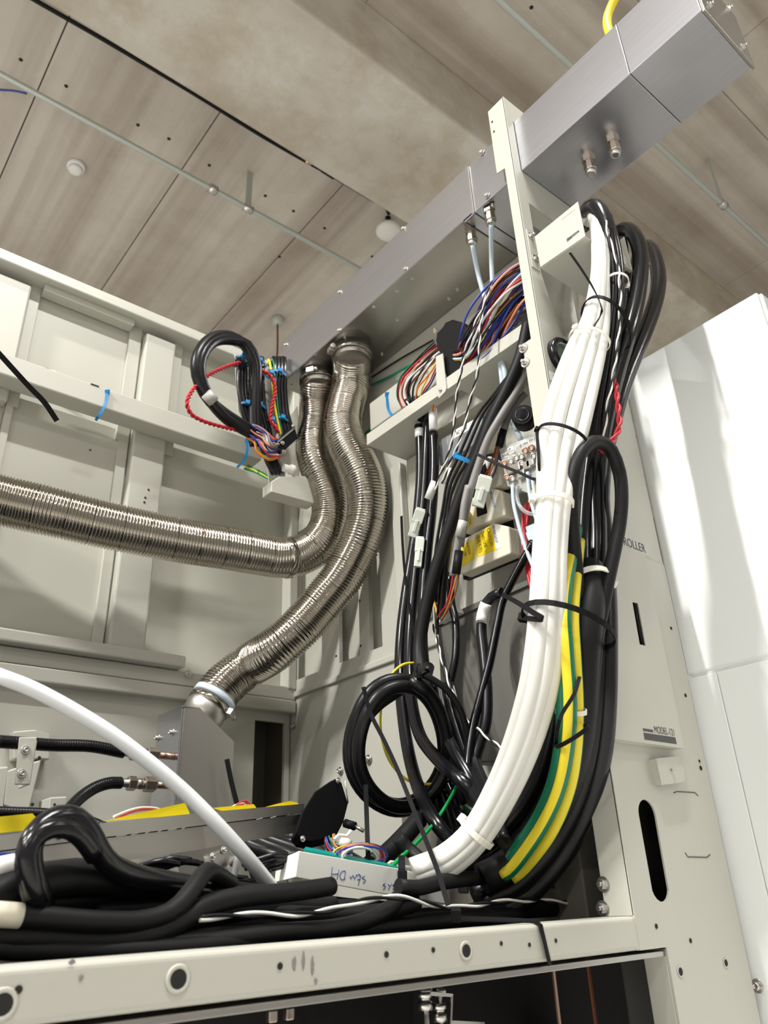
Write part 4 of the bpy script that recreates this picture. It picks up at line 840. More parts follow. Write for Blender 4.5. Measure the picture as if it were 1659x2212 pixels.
# grey flat bundle and deck cables right of the coil
for i in range(5):
    cable('grey_cable', offset(LD([(945,1690,1.50),(965,1730,1.48),(1000,1770,1.46),(1040,1795,1.44),(1085,1810,1.42)]), (i-2)*.012, .004*(i % 2)), .0055, 'bluew' if i == 4 else 'grayw', 'grey cable in the flat bundle behind the white cables' if i < 4 else 'dark blue cable at the edge of the flat grey bundle', group='flat grey bundle')
blk(LD([(905,1770,1.35),(870,1810,1.30),(835,1845,1.26),(800,1870,1.22)]), .016, 'black cable sloping down left under the coil', 'black2')
blk(LD([(858,1808,1.22),(880,1832,1.22),(910,1858,1.20),(935,1875,1.18)]), .011, 'short black cable end pointing up at the white tray', 'black2')
for i in range(7):
    blk(LD([(940+16*i,1700+14*i,1.50-.01*i),(960+17*i,1760+10*i,1.45),(975+18*i,1820+6*i,1.38),(965+20*i,1880,1.30)]), .0135, 'black cable in the dark heap under the white bundle', group='black heap under the white bundle')
# pale tubes low at the column
for i, (x0, y0, x1, y1) in enumerate(((1235,1810,1270,1900),(1262,1820,1300,1960),(1200,1870,1215,1930))):
    cable('pale_tube', [PY(x0, y0, .95), PY((x0+x1)/2+4, (y0+y1)/2, .94), PY(x1, y1, .93)], .0058, 'tube', ['pale blue tube low behind the column, left one', 'pale blue tube low behind the column, right one', 'pale blue tube lying by the earth cables'][i], 'tube')
# ================================================================== COLOURED HARNESS ABOVE THE SHELF
HC = ['pink','orange','red','orange','bluew','black','bluew','purple','brown','red','black','bluew','pink','purple','orange','black','bluew','yellow','black','red','brown','offw','yellow','tube']
HP = LX([(1150,592,1.16),(1125,612,1.15),(1098,638,1.14),(1072,675,1.13),(1053,706,1.125),(1036,738,1.125),(1018,765,1.135),(1000,780,1.15),(975,782,1.17)])
harness(HP, (HC+HC[3:17])[::-1], .046, .020, .0033, 'in the thick coloured harness above the shelf', 'coloured harness above the shelf', bulge=lambda f_: (.8+.3*math.sin(f_*3))*(1-.5*f_**3))
blk(LX([(1150,640,1.17),(1125,650,1.165),(1105,662,1.16),(1085,680,1.165)]), .009, 'short black cable under the coloured harness near the post')
for i in range(3): cable('grey_cable', LX([(1150,650+12*i,1.2),(1110,672+12*i,1.2),(1075,700+12*i,1.2),(1050,715+14*i,1.21)]), .0055, 'grayw' if i else 'black', ['black cable behind the blue ring by the post','grey cable behind the blue ring by the post','lower grey cable behind the blue ring by the post'][i])
tie('cable_tie', PX(1095,680,1.19), (-.1,-1,.35), (0,0.2,1), .022, .02, 'blue', 'blue cable tie on the cables behind the harness', .006, .002, head=.5)
# black connector plate with its strap
cp = thing('connector_plate', PX(975, 800, 1.15), 'black jagged connector cover standing on the shelf', 'connector')
b = MB(); b.sheet([PX(x, y, 1.145) for x, y in ((944,720),(958,705),(962,697),(978,690),(988,693),(1002,697),(1008,712),(1003,745),(997,770),(993,795),(985,808),(967,820),(960,800),(957,768),(945,755),(942,735))], (.02, 0, 0)); build('cover', b, 'plast', cp, bevel=.001)
for x, y in ((980,812),): screw(cp, PX(x, y, 1.144), (-1,0,0), .003)
b = MB(); b.sheet([PX(x, y, 1.15) for x, y in ((937,707),(943,712),(940,722),(935,716))], (.01,0,0)); build('tab', b, 'brass', cp)
sb = thing('strap_bracket', PX(950, 850, 1.134), 'upright cream strap bracket screwed to the shelf edge', 'bracket')
b = MB(); b.sheet([PX(x, y, 1.133) for x, y in ((941,770),(956,763),(964,838),(962,845),(948,860),(943,852))], (.003, 0, 0)); build('strap', b, 'paint', sb, bevel=.0006)
screw(sb, PX(952, 843, 1.133), (-1,0,0), .0042)
# wires left of the connector plate
LC = ['black','dgreen','red','black','red','pink','orange','brown','offw','black','bluew','red','yellow','grayw']
harness(LX([(948,752,1.16),(920,775,1.155),(895,800,1.15),(878,825,1.15),(874,855,1.16),(890,885,1.17),(903,905,1.19)]), LC, .020, .02, .0022, 'looping down left of the black connector cover', 'wires left of the connector cover')
harness(LX([(945,775,1.16),(930,800,1.15),(918,820,1.15),(905,840,1.15),(902,865,1.16),(912,900,1.19)]), ['black','offw','brown','orange','yellow','red','bluew'], .018, .02, .0022, 'bunched under the black connector cover', 'wires under the connector cover')
for i, (x, y) in enumerate(((880,862),(895,858),(912,858))):
    b = MB(); b.tube(LX([(x,y,1.155),(x+10,y+28,1.17),(x+20,y+52,1.19)]), .0095, 12); build('black_sleeve', b, 'black2', label=['left','middle','right'][i]+' black sleeve going into the shelf cut-out', cat='sleeve', group='black sleeves at the shelf cut-out')
cable('green_wire', LX([(803,832,1.27),(840,815,1.265),(875,795,1.23),(905,780,1.18)]), .0042, 'dgreen', 'green wire stretched along the wall above the raceway', 'wire')
cable('black_wire', LX([(803,815,1.275),(860,778,1.275),(935,735,1.275)]), .0028, 'black', 'thin black wire stretched along the wall above the green one', 'wire')
for i, m_ in enumerate(('dgreen','yellow','black','green')):
    cable('earth_wire', [(1.24+.006*i, 1.49, 1.25+.006*i), (1.235+.006*i, 1.54, 1.245+.006*i), (1.24, 1.60, 1.235), (1.25, 1.68, 1.23)], .0035, m_, {'dgreen':'dark green','yellow':'yellow','black':'black','green':'light green'}[m_]+' wire leaving the end of the side raceway', 'wire', 'wires from the side raceway')
# ---- blue straps on the raceways
def strap(pts, label, w_=.008, hd=True):
    t = thing('blue_strap', pts[0], label, 'cable tie')
    b = MB(); b.strip(pts, w_, .002, lambda c: c.normalized()); build('band', b, 'blue', t)
    b = MB(); b.obox(pts[0], RT*w_*.8, UP*w_*.8, FW*.004); build('head', b, 'blue', t, bevel=.0015)
strap(LY([(232,846,1.922),(229,868,1.921),(222,885,1.921),(212,900,1.925),(207,908,1.94)]), 'blue strap around the long raceway on the back wall')
strap(LY([(534,953,1.90),(534,975,1.90),(530,990,1.905),(520,1002,1.92),(512,1010,1.93)]), 'blue strap near the end of the back wall raceway')
strap(LX([(836,852,1.213),(837,872,1.212),(840,888,1.212),(850,900,1.212),(858,905,1.212)]), 'blue strap around the side raceway next to the hose')
twisted('twisted_pair', LY([(62,786,1.98),(110,800,1.98),(150,816,1.98),(200,834,1.97),(246,850,1.94)]), .0016, .04, 'black', 'offw', 'thin black and white twisted pair along the back raceway top')
b = MB(); b.strip(LD([(-160,600,1.16),(-60,700,1.18),(0,766,1.2),(60,832,1.22),(95,868,1.235),(123,909,1.25)]), .0085, .003, lambda c: c.normalized()); build('loose_cable_tie', b, 'tie', label='dark tie tail sticking in from the left edge', cat='cable tie')
# ================================================================== OUTLETS, TERMINAL BOX, VALVES ON THE SIDE WALL
def quadbox(name, q, X, depth, m, parent, bevel=.002):
    b = MB(); b.sheet([PX(x, y, X) for x, y in q], (depth, 0, 0)); return build(name, b, m, parent, bevel=bevel)
gc = thing('grey_cabinet', PX(1050, 1640, 1.17), 'grey steel cabinet box below the outlets, darkened to carry its shade', 'cabinet')
quadbox('body', ((945,1352),(1155,1258),(1165,1640),(1000,1650),(952,1500)), 1.175, .10, 'grey', gc, .003)
quadbox('top_lip', ((942,1340),(1152,1246),(1154,1258),(944,1352)), 1.168, .11, 'grey', gc, .001)
# outlets
ob = thing('mounting_rail', PX(1080, 1200, 1.19), 'black base strip carrying the cream outlet boxes', 'mounting')
quadbox('strip', ((1032,985),(1078,975),(1122,1190),(1112,1205),(1000,1252),(990,1150)), 1.182, .02, 'plast', ob, .002)
quadbox('rail', ((1098,1065),(1108,1062),(1132,1200),(1122,1206)), 1.178, .03, 'steel2', ob, .001)
OUT = [((1035,1000),(1056,984),(1076,997),(1083,1046),(1034,1066)), ((994,1092),(1058,1052),(1084,1060),(1091,1113),(994,1150)), ((994,1168),(1068,1130),(1098,1137),(1102,1196),(994,1242))]
names = ['upper cream outlet box half hidden by the white connector', 'middle cream outlet box labelled as auxiliary outlet', 'lower cream outlet box with yellow caution labels']
obj = []
for q, nm in zip(OUT, names):
    t = thing('outlet_box', PX(q[-1][0], q[-1][1], 1.15), nm, 'outlet')
    quadbox('housing', q, 1.148, .034, 'ivory', t, .004); obj.append(t)
def vdir(x0, y0, x1, y1, X): return (PX(x1, y1, X)-PX(x0, y0, X)).normalized()
XO = 1.1475
def plate(parent, q, X, m, name='label'): return quadbox(name, q, X, .0004, m, parent, 0)
plate(obj[2], ((1025,1162),(1060,1134),(1072,1188),(1030,1204)), XO, 'ylabel'); plate(obj[2], ((998,1178),(1021,1165),(1026,1206),(998,1226)), XO, 'ylabel')
plate(obj[2], ((1061,1133),(1072,1135),(1082,1182),(1072,1187)), XO, 'wlabel')
plate(obj[1], ((1056,1062),(1067,1058),(1078,1104),(1066,1110)), XO, 'wlabel')
plate(obj[0], ((1050,990),(1060,988),(1066,1020),(1057,1026)), XO, 'wlabel')
quadbox('socket', ((1028,1088),(1048,1078),(1052,1108),(1030,1117)), XO-.0005, .002, 'plast', obj[1], .001)
quadbox('socket', ((1036,1012),(1048,1000),(1056,1030),(1040,1045)), XO-.0005, .002, 'plast', obj[0], .001)
XT = XO-.0004
dn = vdir(1053,1140,1062,1180,XO); rt = vdir(1062,1180,1022,1200,XO)   # text runs downwards: baseline direction dn, letters' top points right
def vtext(s_, x, y, h, m, par, sx=.8): lettering(s_, PX(x, y, XT), dn, -rt, h, m, par, sx)
vtext('CAUTION', 1051, 1143, .0085, 'brown', obj[2], .80); vtext("Don't USE", 1039, 1149, .0085, 'brown', obj[2], .80); vtext('(使用不可)', 1028, 1156, .0085, 'brown', obj[2], .8)
vtext('CAUTION', 1006, 1168, .0075, 'brown', obj[2], .75); vtext("Don't USE", 998, 1174, .0075, 'brown', obj[2], .75)
vtext('ENC AUX OUTLET', 1063, 1136, .0062, 'ink', obj[2], .60); vtext('ENC AUX OUTLET', 1058, 1063, .0062, 'ink', obj[1], .58); vtext('ENC', 1052, 991, .0058, 'ink', obj[0], .6)
vtext('1', 1046, 1190, .006, 'ink', obj[2]); vtext('1', 1040, 1118, .006, 'ink', obj[1])
cs = thing('caution_sticker', PX(1007, 1120, 1.16), 'round yellow caution sticker half hidden left of the middle outlet', 'label')
p = PX(1006, 1122, 1.140); b = MB(); b.lathe(p, (-1,0,0), [(0,.020),(.001,.020)], 24); build('disc', b, 'ylabel', cs)
lettering('CAUTION', PX(1008, 1106, 1.1385), dn, -rt, .0075, 'brown', cs, .7)
# terminal box with smoky cover
tbx = thing('terminal_box', PX(990, 1000, 1.2), 'terminal box with smoky clear cover labelled AC 100V', 'terminal box')
quadbox('base', ((947,952),(1048,900),(1040,965),(952,1012)), 1.215, .05, 'ivory', tbx, .003)
for i in range(4): quadbox('terminal', ((958+20*i,968-11*i),(972+20*i,961-11*i),(974+20*i,978-11*i),(960+20*i,986-11*i)), 1.205, .01, 'offw' if i % 2 else 'grayw', tbx, .001)
quadbox('cover', ((944,954),(1043,896),(1034,954),(950,1006)), 1.190, .012, 'smoke', tbx, .002)
plate(tbx, ((977,938),(1018,916),(1019,925),(979,948)), 1.1894, 'wlabel'); plate(tbx, ((984,928),(1026,905),(1027,914),(986,937)), 1.1892, 'wlabel')
lettering('AC 100V', PX(985, 940, 1.188), vdir(977,946,1018,924,1.188), (0,0,1), .009, 'ink', tbx, .8)
# valve manifold
vm = thing('valve_manifold', PX(1120, 1060, 1.13), 'grey valve plate with small metal fittings and push labels', 'valve plate')
XV = 1.128
quadbox('plate', ((1078,970),(1158,937),(1172,1018),(1140,1065),(1096,1050)), XV, .006, 'silver', vm, .001)
for q, s_ in ((((1081,982),(1094,976),(1096,986),(1083,992)), 'DOWN'), (((1096,968),(1109,962),(1110,971),(1097,977)), 'UP'), (((1097,980),(1110,974),(1111,983),(1098,989)), 'DOWN'), (((1112,964),(1122,959),(1124,968),(1113,973)), 'CLOSE'), (((1125,957),(1137,951),(1139,961),(1127,966)), 'OPEN'), (((1140,949),(1154,943),(1156,952),(1142,958)), 'EXH 2')):
    plate(vm, q, XV-.0005, 'wlabel')
    lettering(s_, PX(q[3][0]+1, q[3][1]-2, XV-.0010), vdir(q[3][0], q[3][1], q[2][0], q[2][1], XV), (0,0,1), .0062, 'ink', vm, .66)
for x, y in ((1092,1000),(1106,996),(1118,989),(1129,986),(1137,973),(1150,967),(1110,1033),(1098,1030),(1130,1000),(1155,985)):
    p = PX(x, y, XV); ax = V((-1,-.45,-.55)).normalized()
    b = MB(); b.lathe(p, ax, [(0,.0062),(.005,.0062),(.005,.0046),(.010,.0046),(.0105,.0066),(.016,.0066),(.0165,.0042),(.012,.0035)], 10); build('fitting', b, 'copper' if random.random() < .5 else 'screwm', vm)
for x, y in ((1118,1010),(1140,1006),(1106,1016),(1148,1000),(1128,1025)):
    p = PX(x, y, XV-.006); b = MB(); b.obox(p, (.006,0,0), (0,.010,0), (0,0,.009)); build('block', b, 'screwm', vm, bevel=.002)
kb = thing('rotary_dial', PX(1130, 908, 1.12), 'round black knob between the post and the grey cable', 'knob')
b = MB(); b.lathe(PX(1135, 910, 1.125), (-.85,-.5,-.1), [(0,.024),(.03,.024),(.034,.021)], 28); build('grip', b, 'plast', kb)
b = MB(); b.lathe(PX(1135, 910, 1.125)+V((-.85,-.5,-.1)).normalized()*.034, (-.85,-.5,-.1), [(0,.016),(.001,.016),(.001,.013),(.0,.012)], 28); build('rim', b, 'black', kb)
cable('white_hose', LX([(1135,845,1.16),(1120,862,1.16),(1113,885,1.16),(1114,910,1.165)]), .0085, 'offw', 'white tube arch beside the black knob', 'tube')
b = MB(); b.lathe(PX(1128, 838, 1.155), (-.3,.9,.2), [(0,.011),(.018,.011)], 16); build('blue_sleeve', b, 'blue', label='blue sleeve behind the post above the black knob', cat='sleeve')
# tubes and red wires below the valves
for i, (pts, lb) in enumerate((
    (((1107,1048),(1110,1090),(1122,1140),(1136,1185),(1152,1225)), 'clear tube dropping from the left valve fitting'),
    (((1118,1050),(1117,1075),(1124,1095),(1140,1108),(1160,1112)), 'short clear tube curling right under the valves'),
    (((1140,1020),(1143,1060),(1152,1100),(1165,1140)), 'clear tube beside the white bundle, upper one'),
    (((1150,1030),(1156,1070),(1168,1105)), 'clear tube beside the white bundle, lower one'))):
    cable('clear_tube', [PX(x, y, 1.12) for x, y in pts], .0042, 'tube' if i != 1 else 'clear', lb, 'tube')
for i in range(3): cable('red_wire', LX([(1140+4*i,1085,1.15),(1131+5*i,1110,1.15),(1129+4*i,1150,1.145),(1134+4*i,1200,1.14),(1143+5*i,1255,1.13),(1152+5*i,1280,1.13)]), .0035, 'red', 'red wire in the bunch behind the white cables', 'wire', 'red wires below the valves')
bc = thing('blue_connector', PX(1148, 1160, 1.14), 'grey-blue plug connector behind the white bundle', 'connector')
quadbox('housing', ((1134,1138),(1152,1130),(1162,1160),(1142,1168)), 1.13, .02, 'tube', bc, .002); quadbox('housing', ((1134,1150),(1160,1146),(1166,1164),(1140,1168)), 1.125, .02, 'tube', bc, .002)
yl = thing('warning_label', PX(1155, 1060, 1.13), 'yellow warning tag beside the white bundle', 'label')
quadbox('tag', ((1146,1062),(1166,1036),(1172,1080)), 1.122, .001, 'ylabel', yl, 0)
cn = thing('core_connector', PX(955, 1330, 1.13), 'cream socket strip with coloured cores at the cabinet corner', 'connector')
quadbox('housing', ((943,1332),(985,1312),(988,1322),(946,1346)), 1.13, .02, 'offw', cn, .001)
# ================================================================== HARNESS BRACKET IN THE BACK CORNER
hb = thing('harness_bracket', PY(560, 1040, 1.76), 'cream angled bracket in the back corner carrying tied cables', 'bracket')
b = MB(); b.sheet([PY(x, y, 1.79) for x, y in ((506,754),(514,768),(612,800),(622,960),(615,1040),(583,1060),(578,1007),(538,938),(515,886))], (0, .004, 0)); build('plate', b, 'paint', hb, bevel=.0008)
b = MB(); b.sheet([PY(x, y, 1.715) for x, y in ((586,1040),(603,1029),(660,1028),(700,1072),(682,1088),(586,1062))], (0.0, .05, 0)); build('foot_box', b, 'paint', hb, bevel=.003)
b = MB(); b.sheet([PY(x, y, 1.75) for x, y in ((616,914),(643,877),(648,935),(630,1005),(618,1020),(600,985),(596,940))], (0, .003, 0)); build('connector_tab', b, 'paint2', hb)
b = MB(); b.lathe(PY(612,1010,1.72), V((1,-.1,0)), [(0,.012),(.022,.012),(.022,.016),(.035,.016),(.036,.01)], 12); build('plug', b, 'offw', hb)
ds = thing('black_connector', PY(620, 960, 1.70), 'black square connector with screws beside the hoses', 'connector')
b = MB(); b.sheet([PY(x, y, 1.70) for x, y in ((597,952),(636,920),(644,946),(607,980))], (0, .02, 0)); build('shell', b, 'plast', ds, bevel=.002)
b = MB(); b.sheet([PY(x, y, 1.698) for x, y in ((599,953),(636,923),(637,926),(600,957))], (0, .002, 0)); build('seam', b, 'grayw', ds)
for x, y in ((610,957),(613,976),(634,921)): screw(ds, PY(x, y, 1.698), (0,-1,0), .004)
for i in range(2):
    blk(LY([(548+7*i,935,1.74),(547+6*i,880,1.735),(549+5*i,820,1.73),(546+6*i,780,1.72),(528+6*i,745,1.71),(496+2*i,726+8*i,1.70),(460+4*i,729+8*i,1.69),(433+8*i,755+4*i,1.68),(423+8*i,792,1.68),(432+6*i,832,1.69),(455+4*i,868+4*i,1.70),(492,898+9*i,1.71),(524,918+9*i,1.72),(545,932+6*i,1.73)]), .0165, ['outer thick black cable looping above the harness bracket', 'inner thick black cable looping above the harness bracket'][i])
b = MB(); b.tube(LY([(445,850,1.675),(462,868,1.68)]), .0172, 14, smoothpath=False); build('marker_sleeve', b, 'silver', label='pale marker band on the black cable loop', cat='label')
for gx, n_, lab in ((522, 3, 'black cable in the left group tied to the harness bracket'), (556, 4, 'black cable in the middle group tied to the harness bracket'), (604, 4, 'black cable in the right group tied to the harness bracket')):
    for i in range(n_):
        x = gx + (i-(n_-1)/2)*7.0
        pts = [(x-10,792,1.775),(x-4,776,1.765),(x,774,1.76),(x+1,800,1.75),(x+1,840,1.75),(x+4+(6 if gx < 540 else 2),890,1.75),(x+10+(12 if gx < 540 else 6),930,1.75),(x+16+(14 if gx < 540 else 4),965,1.76)]
        blk(LY(pts), .0072, lab, 'gloss', group='black cables tied to the harness bracket', n=10)
for i, (m_, lb) in enumerate((('yellow', 'yellow wire tied in the right group on the harness bracket'), ('dgreen', 'green wire tied in the right group on the harness bracket'))):
    cable('tied_wire', LY([(578+7*i,790,1.77),(580+8*i,777,1.765),(584+8*i,790,1.75),(588+7*i,830,1.745),(594+6*i,880,1.745),(602+4*i,920,1.745),(606+3*i,940,1.745)]), .0038, m_, lb, 'wire')
twisted('red_twisted_pair', LY([(518,783,1.735),(490,792,1.72),(455,808,1.70),(425,832,1.69),(405,865,1.68),(412,893,1.69),(440,910,1.70),(480,922,1.71),(515,930,1.72),(545,938,1.72)]), .0034, .03, 'red', 'red', 'red twisted pair looping out left of the black cable loop')
twisted('red_twisted_pair', LY([(562,800,1.73),(580,808,1.73),(592,826,1.725),(594,850,1.725),(588,875,1.725),(584,905,1.725),(594,922,1.725),(602,935,1.73)]), .0034, .03, 'red', 'red', 'red twisted pair hanging between the tied cable groups')
for i, (x, y, w_) in enumerate(((525,776,.018),(544,786,.018),(561,785,.022),(533,877,.02),(560,880,.02),(584,811,.014),(603,808,.022),(586,912,.014),(609,908,.02),(582,990,.016))):
    tie('cable_tie', PY(x, y, 1.748), (0.05,0,1), (1,0,.15), w_, .013, 'blue', ['top left', 'top, second from left', 'top middle', 'lower left', 'lower middle', 'upper right pair, left', 'upper right', 'lower right pair, left', 'lower right', 'lowest'][i]+' blue cable tie on the harness bracket', .007, .002, head=4.4, group='blue ties on the harness bracket', heads=1.3)
harness(LY([(538,932,1.725),(552,938,1.715),(566,946,1.705),(574,962,1.70),(586,972,1.70),(602,970,1.71)]), ['orange','yellow','red','offw','bluew','orange','purple','offw','pink','brown','offw','grayw','bluew','red'], .028, .014, .0026, 'spilling between the harness and the black connector', 'coloured wires at the harness bracket')
harness(LY([(560,935,1.72),(574,940,1.705),(584,950,1.70),(590,958,1.70),(602,962,1.71)]), ['offw','offw','red','offw','orange'], .014, .01, .0026, 'arched above the black connector', 'white wires at the harness bracket')
for i in range(3): blk(LY([(560+9*i,950,1.76),(570+9*i,975,1.755),(580+8*i,1000,1.75),(592+8*i,1024,1.745)]), .009, 'black cable running into the foot of the harness bracket', group='black cables in the bracket foot')
for i, m_ in enumerate(('dgreen','yellow','green')):
    cable('earth_wire', LY([(535-4*i,1006+3*i,1.95),(552,1014+3*i,1.93),(568,1022+3*i,1.9),(584,1032+2*i,1.86)]), .0035, m_, {'dgreen':'dark green','yellow':'yellow','green':'light green'}[m_]+' wire leaving the end of the back raceway', 'wire', 'wires from the back raceway')
# ================================================================== THINGS ON THE DECK AND IN THE FOREGROUND
cable('milky_tube', [PD(-80,1432,.92)+V((-.75,.03,.10)), PD(-80,1432,.92)+V((-.3,.0,.075))] + LD([(-80,1432,.92),(0,1461,.93),(70,1488,.94),(150,1530,.95),(240,1585,.96),(320,1645,.97),(400,1712,.98),(470,1782,.985),(530,1848,1.0),(580,1908,1.04),(600,1940,1.08)]), .0093, 'ptfe', 'thick milky white tube arching in from the left edge', 'tube', n=20)
# white channel with handwriting and teal board
wc = thing('white_channel', PY(760, 1930, .98), 'white plastic channel with blue handwriting and a teal circuit board', 'channel')
YC = .97
def WQ(l, o=0): return [PY(x, y, YC+o) for x, y in l]
face = [(646,1837),(962,1893),(968,1952),(812,1928),(638,1894)]
b = MB(); b.sheet(WQ([(646,1838),(860,1876),(945,1895),(968,1954),(812,1928),(638,1895)]), (0, .003, 0)); build('front_wall', b, 'offw', wc, bevel=.001)
e_ = [PY(646,1838,YC), PY(638,1895,YC)]
b = MB(); b.sheet([PY(646,1838,YC+.003), PY(638,1895,YC+.003), PY(592,1906,YC+.07), PY(598,1858,YC+.07)], (.003, 0, 0)); build('end_wall', b, 'offw', wc, bevel=.001)
b = MB(); b.sheet([PY(640,1890,YC+.004), PY(960,1948,YC+.004), PY(940,1930,YC+.06), PY(610,1892,YC+.06)], (0,0,.003)); build('floor_wall', b, 'offw', wc)
b = MB(); b.sheet([PY(656,1835,YC+.006), PY(860,1873,YC+.006), PY(856,1868,YC+.03), PY(660,1829,YC+.03)], (0, 0, -.003)); build('circuit_board', b, 'pcb', wc)
# handwriting strokes (upside-down pen marks), laid on the front wall
def pen(pts): 
    b = MB(); b.tube([PY(x, y, YC-.0004) for x, y in pts], .00055, 5, step=.002); build('pen_stroke', b, 'pen', wc)
for st in (((718,1872),(716,1888),(714,1902)), ((716,1888),(724,1888),(730,1887)), ((732,1878),(730,1890),(728,1900)), ((738,1882),(734,1892),(738,1900),(746,1898)), ((738,1882),(746,1882),(744,1898)),
           ((756,1892),(758,1898),(762,1890),(766,1898),(770,1888)), ((770,1892),(776,1888),(778,1898),(772,1900)), ((780,1890),(776,1904),(774,1912)), ((788,1892),(782,1896),(790,1902),(784,1907)), ((832,1908),(827,1911),(833,1915),(828,1920)), ((838,1909),(842,1914),(846,1908)), ((842,1914),(839,1921)), ((854,1908),(848,1912),(854,1916),(848,1921))): pen(st)
tie('cable_tie', PY(868, 1900, .94), RT, UP, .030, .03, 'tie', 'black tie binding the white channel to the cables', .009, .002, head=1.0)
# black connector hood
hd_ = thing('connector_hood', PY(700, 1815, 1.10), 'black six-sided connector hood leaning on the deck', 'connector')
q = [(638,1800),(655,1750),(680,1710),(712,1688),(728,1680),(738,1690),(752,1735),(742,1775),(726,1806),(676,1818),(650,1814)]
b = MB(); b.sheet([PY(x, y, 1.12) for x, y in q], (.022, .048, -.008)); build('shell', b, 'plast', hd_, bevel=.002)
b = MB(); b.tube([PY(745,1685,1.115), PY(752,1735,1.115)], .0012, 6, smoothpath=False); build('edge_clip', b, 'screwm', hd_)
b = MB(); b.lathe(PY(745,1778,1.12), PY(770,1786,1.10)-PY(745,1778,1.12), [(0,.007),(.020,.007),(.020,.004),(.022,.004)], 14); build('thumb_screw', b, 'plast', hd_)
b = MB(); b.lathe(PY(768,1785,1.10), PY(785,1795,1.09)-PY(768,1785,1.10), [(0,.003),(.016,.003)], 10); build('thread', b, 'screwm', hd_)
for x, y in ((730,1686),(654,1812)): screw(hd_, PY(x, y, 1.118), (0,-1,0), .0028)
DC = ['offw','black','red','bluew','offw','dgreen','purple','orange','grayw','brown']
harness(LY([(712,1805,1.12),(718,1825,1.11),(728,1838,1.10),(745,1845,1.09),(762,1845,1.08)]), DC, .012, .01, .0016, 'coming out under the black connector hood', 'wires under the connector hood')
# small coil of coloured wires
cc_ = ['orange','purple','bluew','offw','grayw','brown','orange','red','yellow','purple','bluew','grayw','pink','offw']
for i, m_ in enumerate(cc_):
    pts = []; cxp, cyp = 778+random.uniform(-8, 8), 1850+random.uniform(-4, 4); rx, ry = random.uniform(36, 56), random.uniform(16, 30); ph = random.uniform(0, 6); dz = random.uniform(.99, 1.03)
    for k in range(14): q_ = ph + 2*math.pi*k/11; pts.append(PY(cxp+rx*math.cos(q_), cyp+ry*math.sin(q_), dz+.02*math.sin(q_+1)))
    cable('coloured_wire', pts, .0016, m_, COLN[m_]+' wire coiled on the teal board', 'wire', 'wires coiled on the teal board', n=6)
b = MB(); b.tube([PY(736,1815,1.06), PY(756,1825,1.05)], .0075, 14, smoothpath=False); build('wire_sleeve', b, 'offw', label='white cap on the wires beside the connector hood', cat='cap')
for i, (x, y) in enumerate(((722,1800),(834,1858),(862,1868))):
    cable('bare_end', LY([(x,y+14,1.0),(x+10,y+4,1.0),(x+26,y+6,1.0),(x+36,y-6,1.0)]), .0025, ['offw','ivory','offw'][i], ['white','cream','second white'][i]+' wire end curling above the teal board', 'wire')
# foreground black cables lying along the sill
def fg(l, r, label, m='black2'):
    p = LY(l)
    if l[0][0] <= -100: p = [p[0]+V((-.80, .03, -.004)), p[0]+V((-.30, .015, 0))] + p
    return blk(p, r, label, m, n=18)
fg([(-150,1975,.86),(-40,1950,.87),(50,1915,.88),(150,1895,.90),(260,1902,.92),(370,1920,.94),(470,1935,.95),(580,1945,.96),(700,1950,.97)], .0185, 'very thick black cable at the lower left, topmost of the heap')
fg([(-150,1985,.90),(0,1960,.90),(120,1948,.92),(250,1938,.94),(380,1940,.95),(500,1952,.955),(620,1968,.96),(760,1965,.96)], .0135, 'thick black cable just under the topmost one at lower left')
fg([(-150,1968,.85),(0,1975,.85),(100,1982,.85),(200,1990,.85),(300,1990,.855),(365,1972,.86),(405,1935,.87),(430,1900,.885),(448,1882,.90),(470,1890,.92),(500,1910,.95)], .0102, 'printed black cable with a pale end bending up at the lower left')
b = MB(); b.tube(LY([(-40,1973,.85),(0,1975,.849),(45,1978,.849)]), .0110, 16); build('pale_sleeve', b, 'ivory', label='pale cable sleeve at the far lower left', cat='sleeve')
fg([(-150,2020,.86),(0,2022,.86),(120,2026,.86),(240,2030,.86),(320,2020,.86),(390,1990,.87),(450,1955,.88),(520,1938,.885),(600,1930,.89),(680,1920,.90),(716,1914,.905)], .0112, 'black cable crossing up from the lower left to the white channel')
fg([(-150,2040,.88),(0,2040,.88),(150,2044,.87),(300,2048,.865),(450,2035,.865),(600,2015,.87),(720,2005,.88),(800,1985,.89),(850,1955,.90),(870,1930,.91),(960,1905,.93),(1060,1895,.95),(1110,1893,.96)], .0102, 'black cable running along the sill to the earth cables')
fg([(-150,2030,.93),(100,2005,.93),(300,2000,.93),(500,1995,.93),(700,1990,.93),(850,1985,.93),(1000,1975,.93),(1150,1965,.93),(1290,1960,.92)], .012, 'black cable lying straight along the deck behind the sill')
fg([(120,2050,.90),(350,2030,.90),(560,2020,.90),(760,2010,.91),(950,1990,.92),(1120,1975,.92)], .011, 'black cable low behind the sill beam')
fg([(860,1915,.90),(900,1918,.90),(960,1905,.91),(1030,1897,.93),(1090,1895,.95),(1115,1900,.97)], .0105, 'black tubing end pointing right under the white bundle')
for i in range(6):
    fg([(330+20*i,1900+12*i,1.0+.01*i),(450+20*i,1915+12*i,1.0),(560+20*i,1930+8*i,.99),(680+20*i,1945+4*i,.985),(800+20*i,1960,.98)], .0085, 'black cable in the flat layer under the white channel') ['group'] = 'black layer under the white channel'
loop = thing('cable_loop', PY(130, 1850, .86), 'glossy black taped cable loop standing up at the lower left', 'cable')
